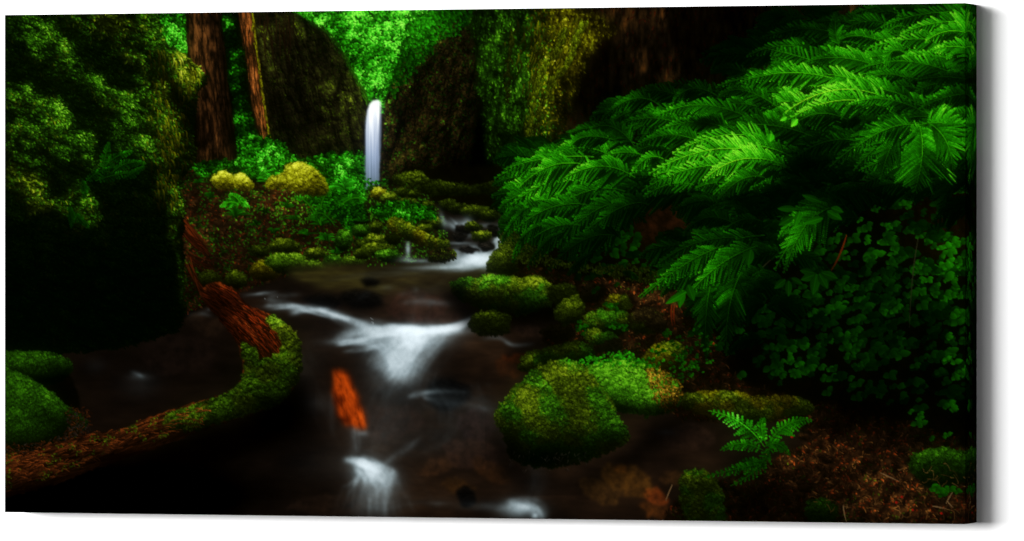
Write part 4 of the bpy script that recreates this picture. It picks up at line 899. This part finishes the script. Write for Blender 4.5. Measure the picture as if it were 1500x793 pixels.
for (x, y, k) in [(1305, 455, .4), (1340, 395, .4), (1385, 490, .4), (1395, 455, .38), (1352, 400, .36), (1360, 425, .36), (1397, 530, .45), (1405, 548, .4), (1345, 605, .34), (1350, 617, .34), (1385, 590, .36), (1395, 597, .36), (1378, 640, .36), (1300, 330, .36), (1330, 300, .34), (1395, 265, .42), (1400, 275, .4), (1150, 530, .36), (1165, 545, .36), (1140, 545, .34), (1190, 535, .3), (1240, 520, .3), (1250, 505, .28), (1385, 430, .36), (1395, 410, .36), (1380, 715, .4), (1370, 718, .4), (1390, 716, .36)]:
    for j in range(3):
        sprig(x + r.normal(0, 6), y + r.normal(0, 4), r.uniform(7, 11), k * r.uniform(.7, 1.1), 3000 + j + int(x), P_THICK)
# bare stems
for (p, q, s, k) in [((1345, 350), (1335, 400), (1332, 480), .34), ((1130, 380), (1085, 420), (1055, 475), .36)]:
    c = ramp(np.array([k]), [(0, (5, 4, 2)), (.5, (70, 70, 40)), (1, (150, 150, 110))])
    strokes([p[0]], [p[1]], [s[0]], [s[1]], .7, c, c * .6, P_THICK, cx=[q[0]], cy=[q[1]], alpha=.7)
c = np.array([[.42, .13, .03]], f32)
for (p, q, s) in [((988, 447), (985, 465), (989, 476)), ((984, 446), (982, 462), (985, 478)), ((1240, 345), (1230, 380), (1215, 400))]:
    strokes([p[0]], [p[1]], [s[0]], [s[1]], 1., c, c * .4, P_THICK, cx=[q[0]], cy=[q[1]])
strokes([1318], [106], [1323], [96], 1.2, np.array([[.5, .22, .08]], f32), np.array([[.4, .2, .06]], f32), P_THICK)

# 2. shaded filler fronds everywhere in the fern mass
r = np.random.default_rng(711)
FERNZ = [(735, 420, 170, 400, 130), (880, 1110, 120, 340, 120), (1080, 1430, 20, 290, 150), (930, 1140, 330, 470, 50)]
fl = []
for (x0, x1, y0, y1, n) in [(775, 960, 190, 340, 110), (930, 1130, 130, 320, 100), (1090, 1440, 10, 300, 190), (1000, 1150, 330, 470, 40)]:
    for _ in range(n):
        fl.append((r.uniform(x0, x1), r.uniform(y0, y1)))
fl.sort(key=lambda p: p[1] - .2 * p[0])
for i, (x, y) in enumerate(fl):
    if x < 900 and y < 215 - (x - 790) * .35:
        continue
    if 930 < x < 1120 and y < 150 - (x - 960) * .1:
        continue
    if 930 < x < 1010 and 285 < y < 350:
        continue
    L = r.uniform(50, 95) * (.8 if x < 950 else 1.)
    a = math.radians(r.normal(205, 16)) if r.random() < .8 else math.radians(r.normal(-20, 20))
    dx, dy = math.cos(a) * L, -math.sin(a) * L * (-1)
    b = (x, y); t = (x + dx, y - math.sin(a) * L * -1 * .0 + abs(math.sin(a)) * L * .6)
    ctl = (x + dx * .45, min(b[1], t[1]) - L * .18)
    frond(b, ctl, t, (r.uniform(24, 40), r.uniform(28, 46)), P_THICK, lightR, .6 * r.uniform(.4, 1.2), (40, 40), .3, 12, FERN, 13, (1., .8), .13, i, .7, 0)

r = np.random.default_rng(751)
# fine flecks : the smallest lit leaflets
n = 9000
x, y = r.uniform(728, 1440, n), r.uniform(8, 350, n)
l = lightR(x, y)
k = (r.random(n) < np.clip((l - .14) * .9, 0, .8)) & ~((y < 160 - (x - 930) * .25) & (x < 1120)) & ~((y < 225 - (x - 780) * .5) & (x < 930)) & ~((x > 925) & (x < 1015) & (y > 285) & (y < 345))
x, y, l = x[k], y[k], l[k]; n = len(x)
a = np.radians(np.where(x > 1290, np.where(y > 170, 225, 203), 206) + r.normal(0, 16, n)); L = r.uniform(2.5, 7, n)
b = l * r.uniform(.2, .8, n) * (.4 + 1.1 * vn(x / 22 + y / 60, y / 12 - x / 50, 21))
o = np.argsort(y)
strokes(x[o], y[o], (x + np.cos(a) * L)[o], (y - np.sin(a) * L)[o], .6, ramp(b[o] * .7, FERN), ramp(b[o] * 1.25, FERN), P_THICK, mid=.1, alpha=.85)
# mid-tone fronds between the shaded ones and the named ones
r = np.random.default_rng(761)
ml = []
for _ in range(1500):
    x, y = r.uniform(745, 1440), r.uniform(10, 330)
    if y < 160 - (x - 930) * .25 and x < 1120 or y < 228 - (x - 780) * .5 and x < 930 or (915 < x < 1040 and 275 < y < 350):
        continue
    if r.random() < np.clip((float(lightR(np.array([x]), np.array([y]))[0]) - .2) * .5, 0, .3):
        ml.append((x, y))
ml.sort(key=lambda p: p[1] - .1 * p[0])
for i, (x, y) in enumerate(ml):
    L = r.uniform(55, 110) * (.8 if x < 950 else 1.)
    a = math.radians(r.normal(200, 14))
    tx, ty = x + math.cos(a) * L * .5, y + abs(math.sin(a)) * L * .55
    bx, by = x - math.cos(a) * L * .5, y - abs(math.sin(a)) * L * .1
    frond((bx, by), ((bx + tx) / 2, min(by, ty) - L * r.uniform(.1, .24)), (tx, ty), (r.uniform(14, 26), r.uniform(18, 32)), P_THICK, lightR, r.uniform(.5, 1.05), (48, 46), r.uniform(.05, .25), 16, FERN, 13, (1., .8), .13, i + 500, .7, .3, peak=.2, end=1.05)
# 3. the named fronds, back to front : (base, ctrl, tip, up len, down len, brightness)
def fern(label, fr, **k):
    top = part('fern', label)
    for i, f in enumerate(fr):
        pid = part('frond', None, parent=top)
        kw = dict(ang=(48, 46), droop=.1, np_=21, peak=.2, end=1.05, sub=19, sl=.13, seed=i + len(PARTS), fine=.75, rach=.3)
        kw.update(k)
        if len(f) > 6:
            kw.update(f[6])
        frond(f[0], f[1], f[2], (f[3] * 1.7, f[4] * 1.5), pid, lightR, f[5], **kw)
fern('feathery fern mass hanging over the cascade', [
    ((905, 235), (850, 195), (790, 240), 16, 26, .8), ((930, 215), (900, 170), (862, 190), 14, 20, .7), ((900, 205), (850, 190), (835, 215), 12, 18, .7),
    ((880, 250), (800, 215), (724, 262), 18, 30, .95), ((900, 265), (830, 235), (748, 300), 18, 30, .9), ((915, 280), (850, 260), (770, 340), 18, 30, .85),
    ((870, 230), (800, 225), (738, 248), 14, 26, .9), ((930, 300), (880, 280), (800, 372), 20, 30, .8), ((860, 300), (800, 290), (745, 345), 18, 28, .8), ((950, 300), (920, 285), (850, 345), 18, 28, .8),
    ((850, 330), (790, 320), (742, 392), 16, 24, .75), ((900, 345), (850, 335), (800, 400), 16, 22, .5), ((930, 260), (880, 225), (820, 265), 18, 28, 1.), ((850, 240), (800, 232), (760, 275), 16, 26, .95)],
    droop=.22, sub=15, np_=20)
fern('arching ferns in front of the black overhang', [
    ((1080, 150), (1010, 105), (925, 135), 10, 18, .5), ((1010, 150), (960, 115), (905, 150), 10, 18, .55), ((960, 150), (925, 130), (880, 175), 10, 18, .6), ((1100, 175), (1030, 135), (960, 170), 14, 24, .9), ((1050, 140), (1010, 115), (985, 150), 12, 22, .75),
    ((1150, 165), (1080, 110), (1050, 145), 12, 14, .65), ((1090, 200), (1020, 160), (958, 195), 14, 22, .9), ((1180, 120), (1110, 100), (1048, 128), 12, 20, .9), ((1040, 215), (980, 180), (930, 215), 12, 22, .7), ((1100, 110), (1060, 90), (1040, 108), 8, 12, .35)])
fern('tall fern with ladder-like teeth at the top', [
    ((1250, 60), (1190, 30), (1140, 50), 12, 16, .6), ((1230, 70), (1220, 40), (1225, 18), 12, 12, .7), ((1290, 60), (1250, 45), (1228, 60), 10, 12, .7),
    ((1270, 118), (1190, 85), (1126, 72), 22, 24, .95, dict(ang=(70, 56), droop=.1, np_=20)), ((1290, 100), (1240, 75), (1180, 90), 14, 22, .8), ((1280, 125), (1200, 95), (1140, 120), 14, 24, .9), ((1220, 115), (1150, 95), (1080, 122), 12, 22, .95)])
fern('ferns reaching in from the upper right corner', [
    ((1440, 20), (1350, 10), (1290, 40), 14, 20, .8), ((1445, 40), (1380, 20), (1320, 50), 16, 22, .95), ((1440, 75), (1350, 40), (1270, 72), 16, 22, .8), ((1445, 60), (1390, 30), (1355, 62), 16, 24, 1.), ((1440, 100), (1370, 72), (1310, 85), 14, 22, .75), ((1445, 90), (1410, 55), (1365, 75), 16, 26, .9), ((1400, 110), (1330, 75), (1262, 100), 14, 20, .75), ((1330, 80), (1300, 60), (1298, 100), 12, 14, .7), ((1440, 125), (1400, 105), (1340, 118), 12, 16, .6), ((1440, 140), (1390, 130), (1340, 165), 12, 18, .55)])
fern('broad bright fern fronds in the upper middle right', [
    ((1340, 150), (1260, 100), (1170, 150), 14, 22, .9), ((1360, 165), (1300, 110), (1215, 140), 10, 14, .7), ((1310, 150), (1230, 105), (1150, 165), 16, 30, 1.1), ((1290, 155), (1220, 130), (1148, 180), 16, 26, 1.), ((1355, 165), (1290, 130), (1240, 155), 8, 12, .7), ((1240, 175), (1190, 150), (1150, 195), 12, 20, .55)])
fern('glowing wide fern at the centre of the right bank', [
    ((1190, 200), (1110, 165), (1030, 200), 16, 28, .9), ((1150, 215), (1070, 175), (985, 225), 18, 30, 1.1), ((1160, 230), (1090, 190), (1010, 245), 20, 32, 1.15), ((1120, 225), (1040, 200), (950, 255), 18, 30, 1.), ((1160, 250), (1110, 220), (1045, 285), 18, 30, .95), ((1100, 250), (1020, 225), (940, 280), 14, 26, .75), ((1145, 240), (1080, 215), (1030, 265), 20, 30, 1.1), ((1120, 260), (1080, 250), (1048, 300), 14, 20, .6)])
fern('large drooping fern at the right edge', [
    ((1345, 180), (1290, 175), (1215, 245), 20, 26, .85), ((1350, 182), (1400, 170), (1432, 215), 22, 34, .95, dict(ang=(60, 64))), ((1340, 185), (1300, 190), (1250, 250), 18, 24, .8), ((1345, 180), (1360, 215), (1340, 280), 40, 44, .95, dict(ang=(62, 62), peak=.4, np_=20, droop=.15, sub=16)), ((1360, 180), (1395, 200), (1395, 250), 26, 26, .85), ((1320, 190), (1300, 215), (1290, 265), 20, 24, .55), ((1340, 182), (1300, 180), (1255, 215), 14, 22, 1.)])
fern('fern frond above the boulders with a broad leaf tip', [
    ((1120, 345), (1040, 345), (935, 435), 20, 26, .9, dict(np_=20)), ((1090, 350), (1020, 340), (960, 390), 14, 18, .45), ((1110, 360), (1050, 380), (1010, 430), 24, 26, .95, dict(np_=18)), ((1060, 360), (1000, 380), (938, 438), 14, 18, .7), ((1080, 330), (1030, 300), (1000, 345), 12, 16, .4), ((1085, 400), (1060, 450), (1065, 520), 22, 26, 1.), ((1040, 420), (1030, 470), (1035, 525), 16, 18, .9), ((1120, 500), (1090, 485), (1065, 520), 10, 12, .28)], droop=.2)
fern('single hanging fern frond with shiny leaves', [
    ((1235, 300), (1180, 305), (1135, 395), 26, 34, 1., dict(np_=18, ang=(50, 50), droop=.2)), ((1200, 310), (1170, 330), (1148, 400), 16, 22, .8)])
# broad leaves
P_BL = part('broad_leaf', 'broad pointed green leaf between the ferns')
def bleaf(x, y, a, l, w, k, pid=P_BL):
    a = math.radians(a); ex, ey = x + math.cos(a) * l, y + math.sin(a) * l
    strokes([x], [y], [ex], [ey], w, ramp(np.array([k * .8]), FERN), ramp(np.array([k]), FERN), pid, mid=.2)
    c = ramp(np.array([k * 1.35]), FERN); strokes([x], [y], [ex], [ey], .4, c, c, pid, prof='flat', alpha=.6)
for (x, y, a, l, w, k) in [(1000, 425, 100, 26, 5.5, .72), (1008, 418, 70, 24, 6, .55), (1005, 428, 150, 34, 5, .8), (1172, 310, 110, 22, 5, .75), (1165, 306, 180, 26, 4.5, .5), (1200, 295, 200, 26, 4.5, .45), (1162, 318, 150, 24, 5, .5), (1212, 310, 30, 24, 6, .55), (1205, 320, 165, 28, 5, .68), (1218, 305, 20, 18, 5, .5),
                          (1196, 402, 160, 24, 6, .42), (1196, 402, 100, 30, 7, .46), (1200, 402, 60, 24, 6, .42), (1204, 400, 20, 24, 6, .4), (1192, 400, 190, 20, 5, .36), (1150, 410, 140, 20, 5, .4), (1155, 412, 90, 22, 5, .42), (1160, 408, 30, 18, 4, .36), (1130, 196, 100, 12, 5, 1.0), (1168, 175, 130, 14, 4, 1.35), (1152, 172, 150, 10, 3, 1.2), (1100, 366, 100, 24, 6, .5)]:
    bleaf(x, y, a, l, w, k * (.9 if y < 200 else .62))
# low green leaves on the boulder tops
P_LOW = part('clover_leaf', 'small round green leaves among the mossy boulders')
r = np.random.default_rng(731)
for (cx, cy, rx, ry, n, k) in [(880, 528, 34, 7, 40, .72), (910, 522, 26, 6, 30, .7), (950, 530, 20, 8, 26, .62), (1005, 530, 22, 14, 40, .45), (1020, 500, 30, 14, 30, .35), (895, 448, 10, 6, 14, .5), (905, 478, 14, 5, 14, .42), (975, 490, 8, 4, 8, .4), (850, 480, 10, 8, 16, .45), (965, 515, 10, 8, 10, .5), (1000, 548, 16, 10, 16, .4)]:
    for _ in range(n):
        sprig(r.normal(cx, rx * .6), r.normal(cy, ry * .6), r.uniform(2.5, 5.5), k * r.uniform(.4, 1.1), r.integers(1 << 30), P_LOW)
# dim drooping vegetation right above the water
r = np.random.default_rng(733)
R = Reg([(720, 380), (730, 360), (745, 330), (790, 370), (850, 385), (940, 390), (960, 415), (880, 400), (800, 388), (750, 385)], 3, 8, 735, 4)
leaves(R, 900, G(.2, [(735, 375, 14, 26, .3), (760, 390, 20, 16, .12)])(R.X, R.Y), MOSS, (2, 6), .9, (70, 40), 736, P_THICK)
P_ROCKR = part('mossy_boulder', 'olive boulder beneath the hanging ferns at the cascade')
moss(P_ROCKR, [(712, 396), (718, 376), (730, 362), (744, 355), (756, 372), (758, 396), (745, 402), (725, 400)], G(.32, [(735, 370, 14, 16, .22), (750, 395, 16, 14, -.2)]), MOSS, (5, 1.), (6, 1.3), 900, (2, 4), .8, 1.4, 5, 737)
for k, (b, c, t, w1, w2, q) in enumerate([((800, 330), (760, 330), (750, 390), 10, 14, .62), ((830, 340), (800, 340), (770, 398), 12, 16, .5), ((870, 370), (850, 375), (830, 405), 10, 12, .4), ((910, 400), (925, 395), (935, 410), 6, 8, .32), ((780, 300), (750, 315), (735, 355), 12, 16, .7)]):
    frond(b, c, t, (w1, w2), P_THICK, lightR, q * 1.2, droop=.5, np_=16, sub=12, seed=k, ang=(42, 42), sl=.11, rach=0)

# small bright fern in the foreground
top = part('fern', 'small bright fern growing low beside the stream')
LF = G(.62, [(1070, 625, 40, 18, .45), (1130, 630, 40, 20, .2), (1110, 670, 50, 14, -.15)])
for i, f in enumerate([((1120, 690), (1100, 660), (1060, 700), 10, 12, .7), ((1130, 650), (1120, 690), (1070, 712), 12, 12, .62), ((1115, 680), (1080, 685), (1030, 700), 10, 10, .6), ((1120, 655), (1090, 610), (1038, 602), 15, 20, 1.1), ((1118, 660), (1085, 640), (1055, 660), 10, 12, .8), ((1125, 650), (1150, 612), (1188, 615), 12, 20, .8), ((1120, 655), (1140, 640), (1158, 668), 10, 12, .62), ((1122, 650), (1110, 620), (1120, 612), 8, 10, .8)]):
    pid = part('frond', None, parent=top)
    frond(f[0], f[1], f[2], (f[3], f[4]), pid, LF, f[5], (70, 66), .15, 13, LEAF if i == 3 else FERN, 5, (1., .85), .3, i, 1.3, .4)

# ----------------------------------------------------------------------------
# printing finish : soft glow of the exposure, slight grain
# ----------------------------------------------------------------------------
mask_top = None
small = img[::2, ::2]
g1 = blur(small, 5, n=3); g2 = blur(small, 22, n=3)
up = lambda a: np.repeat(np.repeat(a, 2, 0), 2, 1)[:NH, :NW]
img = blur(img, 1, n=1) * .3 + img * .7
img = img * .92 + .14 * up(g1) + .10 * up(g2)
img = np.clip(img - .006, 0, 1)
# ----------------------------------------------------------------------------
# 3. THE PLACE : wall, canvas, lamps, camera
# ----------------------------------------------------------------------------
import bpy
sc = bpy.context.scene
COL = sc.collection
CW, CH, CD = 1.016, .508, .0425        # canvas 40 x 20 inches, deep bars
NU, NV = 1340, 670
GAIN = 2.13                            # light that reaches the cloth, pigment is divided by it
XL, TL_, BL_ = 7., 22.2, 750.6          # where the picture's corners lie in print units
XR, TR_, BR_ = 1414.2, 4.9, 768.2
KZ = (BR_ - TR_) / (BL_ - TL_)


def to_print(u, v):
    w = (1 - u) * KZ + u
    x = ((1 - u) * KZ * XL + u * XR) / w
    t = ((1 - u) * KZ * TL_ + u * TR_) / w; b = ((1 - u) * KZ * BL_ + u * BR_) / w
    return x, t + (b - t) * v


def ink(u, v):
    u = np.abs(u); u = np.where(u > 1, 2 - u, u); v = np.abs(v); v = np.where(v > 1, 2 - v, v)
    x, y = to_print(u, v)
    fx = np.clip(x * S - .5, 0, NW - 2); fy = np.clip(y * S - .5, 0, NH - 2)
    ix = fx.astype(np.int32); iy = fy.astype(np.int32); fx = (fx - ix)[..., None]; fy = (fy - iy)[..., None]
    c = img[iy, ix] * (1 - fx) * (1 - fy) + img[iy, ix + 1] * fx * (1 - fy) + img[iy + 1, ix] * (1 - fx) * fy + img[iy + 1, ix + 1] * fx * fy
    lin = np.where(c <= .04045, c / 12.92, ((c + .055) / 1.055) ** 2.4)
    return (lin / GAIN).astype(f32)


def ink_material():
    m = bpy.data.materials.new('printed_canvas_cloth'); m.use_nodes = True
    nt = m.node_tree; b = nt.nodes['Principled BSDF']
    a = nt.nodes.new('ShaderNodeAttribute'); a.attribute_name = 'ink'
    nt.links.new(a.outputs['Color'], b.inputs['Base Color'])
    b.inputs['Roughness'].default_value = .8; b.inputs['Specular IOR Level'].default_value = 0.
    tc = nt.nodes.new('ShaderNodeTexCoord'); n = nt.nodes.new('ShaderNodeTexNoise'); n.inputs['Scale'].default_value = 900
    bp = nt.nodes.new('ShaderNodeBump'); bp.inputs['Strength'].default_value = .06; bp.inputs['Distance'].default_value = .0004
    nt.links.new(tc.outputs['Object'], n.inputs['Vector']); nt.links.new(n.outputs['Fac'], bp.inputs['Height']); nt.links.new(bp.outputs['Normal'], b.inputs['Normal'])
    return m


INK = ink_material()


def mesh_obj(name, co, quads, cols, parent, mat):
    me = bpy.data.meshes.new(name)
    me.vertices.add(len(co)); me.vertices.foreach_set('co', co.astype(f32).ravel())
    me.loops.add(quads.size); me.loops.foreach_set('vertex_index', quads.astype(np.int32).ravel())
    me.polygons.add(len(quads)); me.polygons.foreach_set('loop_start', (np.arange(len(quads)) * 4).astype(np.int32))
    me.update(calc_edges=True)
    if cols is not None:
        at = me.color_attributes.new('ink', 'FLOAT_COLOR', 'POINT')
        at.data.foreach_set('color', np.concatenate([cols, np.ones((len(cols), 1), f32)], 1).astype(f32).ravel())
    me.materials.append(mat)
    o = bpy.data.objects.new(name, me); COL.objects.link(o)
    if parent is not None:
        o.parent = parent
    return o


# --- the canvas : an Empty at its foot on the wall, printed regions as parts
canvas = bpy.data.objects.new('canvas_print', None); COL.objects.link(canvas)
canvas['label'] = 'wide stretched canvas print of a dark green forest stream hung on a white wall'
canvas['category'] = 'canvas print'
R_ = .0004                                               # fold radius of the cloth
uu = np.linspace(R_ / CW, 1 - R_ / CW, NU + 1); vv_ = np.linspace(R_ / CH, 1 - R_ / CH, NV + 1)
U, V = np.meshgrid(uu, vv_)
P = np.stack([(U - .5) * CW, np.full_like(U, -CD), (.5 - V) * CH], -1).reshape(-1, 3)
C = ink(U, V).reshape(-1, 3)
# which part of the picture owns each cell : majority vote over a small window
uc = (uu[1:] + uu[:-1]) / 2; vc = (vv_[1:] + vv_[:-1]) / 2
x, y = to_print(*np.meshgrid(uc, vc))
L0 = lab[np.clip((y * S).astype(int), 0, NH - 1), np.clip((x * S).astype(int), 0, NW - 1)]
best = np.full(L0.shape, -1., f32); own = np.zeros(L0.shape, np.int32)
cnt = np.bincount(L0.ravel(), minlength=len(PARTS))
for k in range(len(PARTS)):
    if cnt[k] < 60:
        continue
    ys, xs = np.nonzero(L0 == k)
    a0, a1, b0, b1 = max(0, ys.min() - 6), ys.max() + 7, max(0, xs.min() - 6), xs.max() + 7
    f = blur((L0[a0:a1, b0:b1] == k).astype(f32), 3, n=2)
    if PARTS[k][2] is not None:
        f = f * 1.5
    s = best[a0:a1, b0:b1]; w = f > s
    s[w] = f[w]; own[a0:a1, b0:b1][w] = k
# every printed thing is one connected patch: stray specks go to their neighbours, separate leaves become parts of their own
def patches(mask):
    todo = set(np.flatnonzero(mask.ravel()).tolist()); W = mask.shape[1]; out = []
    while todo:
        s0 = todo.pop(); st_ = [s0]; c = [s0]
        while st_:
            p = st_.pop()
            for q in (p - 1, p + 1, p - W, p + W):
                if q in todo:
                    todo.discard(q); st_.append(q); c.append(q)
        out.append(np.array(c))
    return sorted(out, key=len, reverse=True)


for k in [k for k in np.unique(own) if PARTS[k][3] != 'stuff']:
    ys, xs = np.nonzero(own == k)
    if len(ys) > 120000:
        continue
    a0, a1, b0, b1 = max(0, ys.min() - 3), ys.max() + 4, max(0, xs.min() - 3), xs.max() + 4
    sub_ = own[a0:a1, b0:b1]; m = np.pad(sub_ == k, 1)
    for n_, c in enumerate(patches(m)):
        cy, cx_ = c // m.shape[1] - 1, c % m.shape[1] - 1
        if n_ and (len(c) >= 50 and PARTS[k][0] in ('broad_leaf', 'fern_tuft', 'clover_leaf', 'broken_stone', 'broken_branch')):
            sub_[cy, cx_] = part(PARTS[k][0], PARTS[k][1], PARTS[k][2], PARTS[k][3])
        elif n_ or len(c) < 12:
            y0_, y1_, x0_, x1_ = max(0, cy.min() - 2), cy.max() + 3, max(0, cx_.min() - 2), cx_.max() + 3
            w_ = sub_[y0_:y1_, x0_:x1_]; o_ = w_[w_ != k]
            if len(o_):
                sub_[cy, cx_] = np.bincount(o_).argmax()
idx = np.arange((NU + 1) * (NV + 1)).reshape(NV + 1, NU + 1)
Q = np.stack([idx[:-1, :-1], idx[1:, :-1], idx[1:, 1:], idx[:-1, 1:]], -1).reshape(-1, 4)
of = own.ravel()
objs = {}
need = set(np.unique(of))
for k in sorted(need | {PARTS[k][2] for k in need if PARTS[k][2] is not None}):
    name, label, par, kind = PARTS[k]
    q = Q[of == k]
    if len(q):
        ids, inv = np.unique(q, return_inverse=True)
        o = mesh_obj(name, P[ids], inv.reshape(-1, 4), C[ids], canvas, INK)
    else:
        o = bpy.data.objects.new(name, None); COL.objects.link(o); o.parent = canvas
    if label:
        o['label'] = label
    if kind:
        o['kind'] = kind
    objs[k] = o
for k, o in objs.items():
    if PARTS[k][2] is not None:
        o.parent = objs[PARTS[k][2]]

# --- the wrapped sides: the picture turns round the bars, mirrored
ns = 26
ang = np.linspace(0, math.pi / 2, 5)
off = np.concatenate([R_ * np.sin(ang), np.full(ns, R_)])            # outwards
dep = np.concatenate([R_ * (1 - np.cos(ang)), np.linspace(R_, CD - .0015, ns + 1)[1:]])
arc = np.concatenate([R_ * ang, R_ * math.pi / 2 + (dep[5:] - R_)])
co, cl, qd = [], [], []
base = 0
for side in range(4):
    n = NV if side in (0, 2) else NU
    s = (vv_ if side in (0, 2) else uu)[:, None]
    A = arc[None]; o_ = off[None]; d_ = dep[None]; one = np.ones((n + 1, len(arc)))
    if side == 0:      # right
        u = (1 - R_ / CW) * one + A / CW * one; v = s * one; X = CW / 2 - R_ + o_ * one; Z = (.5 - s) * CH * one
    elif side == 2:    # left
        u = R_ / CW - A / CW * one; v = s * one; X = -CW / 2 + R_ - o_ * one; Z = (.5 - s) * CH * one
    elif side == 1:    # top
        u = s * one; v = R_ / CH - A / CH * one; X = (s - .5) * CW * one; Z = CH / 2 - R_ + o_ * one
    else:
        u = s * one; v = 1 - R_ / CH + A / CH * one; X = (s - .5) * CW * one; Z = -CH / 2 + R_ - o_ * one
    co.append(np.stack([X, -CD + d_ * one, Z], -1).reshape(-1, 3)); cl.append(ink(u, v).reshape(-1, 3))
    ii = np.arange(one.size).reshape(one.shape) + base; base += one.size
    a = np.stack([ii[:-1, :-1], ii[1:, :-1], ii[1:, 1:], ii[:-1, 1:]], -1).reshape(-1, 4)
    qd.append(a if side in (0, 3) else a[:, ::-1])
edge = mesh_obj('wrapped_edge', np.concatenate(co), np.concatenate(qd), np.concatenate(cl), canvas, INK)
edge['label'] = 'side of the canvas where the picture wraps round the bars'
for p in edge.data.polygons:
    pass
edge.data.polygons.foreach_set('use_smooth', np.ones(len(edge.data.polygons), bool))

# --- wall
wm = bpy.data.materials.new('white_wall_paint'); wm.use_nodes = True
nt = wm.node_tree; b = nt.nodes['Principled BSDF']
b.inputs['Base Color'].default_value = (.86, .86, .86, 1); b.inputs['Roughness'].default_value = .9; b.inputs['Specular IOR Level'].default_value = .1
tc = nt.nodes.new('ShaderNodeTexCoord'); n = nt.nodes.new('ShaderNodeTexNoise'); n.inputs['Scale'].default_value = 160; n.inputs['Detail'].default_value = 4
bp = nt.nodes.new('ShaderNodeBump'); bp.inputs['Strength'].default_value = .05; bp.inputs['Distance'].default_value = .001
nt.links.new(tc.outputs['Object'], n.inputs['Vector']); nt.links.new(n.outputs['Fac'], bp.inputs['Height']); nt.links.new(bp.outputs['Normal'], b.inputs['Normal'])
wv = np.array([(-5, 0, -2.5), (5, 0, -2.5), (5, 0, 2.5), (-5, 0, 2.5), (-5, .12, -2.5), (5, .12, -2.5), (5, .12, 2.5), (-5, .12, 2.5)], f32)
wall = mesh_obj('wall', wv, np.array([(0, 1, 2, 3), (5, 4, 7, 6), (4, 0, 3, 7), (1, 5, 6, 2), (3, 2, 6, 7), (4, 5, 1, 0)]), None, None, wm)
wall['kind'] = 'structure'; wall['label'] = 'plain bright white wall behind the canvas print'

# --- lamps : one broad soft light from the upper left, plus two added fills, from the front and the far right
from mathutils import Vector


def lamp(name, loc, aim, sx, sy, power):
    l = bpy.data.lights.new(name, 'AREA'); l.shape = 'RECTANGLE'; l.size = sx; l.size_y = sy; l.energy = power
    o = bpy.data.objects.new(name, l); COL.objects.link(o); o.location = loc
    o.rotation_euler = (Vector(aim) - Vector(loc)).to_track_quat('-Z', 'Y').to_euler()
    return o


LD = Vector((-.80, -1., .15)).normalized() * 14.
lamp('soft_main_light', LD, (0, 0, 0), 11.8, 4.8, 4900)  # large area lamp that casts the canvas shadow
lamp('weak_front_fill', Vector((-.28, -1., .12)).normalized() * 14., (0, 0, 0), 6.5, 4., 620)  # added lamp, grades the dark inner band of the canvas shadow
lamp('side_fill_light', (6., -.75, .3), (.4, 0, 0), 1.2, 1.6, 46)  # added lamp, brightens the wrapped right side of the canvas

w = bpy.data.worlds.new('World'); sc.world = w; w.use_nodes = True
bg = w.node_tree.nodes['Background']; bg.inputs['Color'].default_value = (1, 1, 1, 1); bg.inputs['Strength'].default_value = .085

# --- camera : a long lens standing a little to the right of the canvas
best = None
f0 = None
th = math.radians(19.2); D = 7.1
for _ in range(60):                      # solve distance, yaw, focal length from the edge heights
    zl = D + CW / 2 * math.sin(th); zr = D - CW / 2 * math.sin(th)
    f = (BL_ - TL_) * zl / CH
    D *= 1 + ((KZ - 1) - (zl / zr - 1)) * -.5 / (KZ - 1) * .5
    wpx = f * (CW / 2 * math.cos(th)) * (1 / zr + 1 / zl)
    th += (wpx - (XR - XL)) / (XR - XL) * .4
zl = D + CW / 2 * math.sin(th); zr = D - CW / 2 * math.sin(th)
f = (BL_ - TL_) * zl / CH
cam = bpy.data.cameras.new('camera'); co_ = bpy.data.objects.new('camera', cam); COL.objects.link(co_)
cam.sensor_width = 36; cam.lens = f * 36 / 1500; cam.clip_end = 100; cam.clip_start = .1
cx = XL + f * (CW / 2 * math.cos(th)) / zl       # picture column of the canvas centre
cam.shift_x = (750 - cx) / 1500; cam.shift_y = -(396.5 - (TL_ + BL_) / 2) / 1500
co_.location = (D * math.sin(th), -CD - D * math.cos(th), 0)
co_.rotation_euler = (math.pi / 2, 0, th)
sc.camera = co_
sc.render.resolution_x = 1024; sc.render.resolution_y = 541
sc.view_settings.view_transform = 'Standard'; sc.view_settings.look = 'None'; sc.view_settings.exposure = 0; sc.view_settings.gamma = 1
print('CAM', D, math.degrees(th), cam.lens, f)
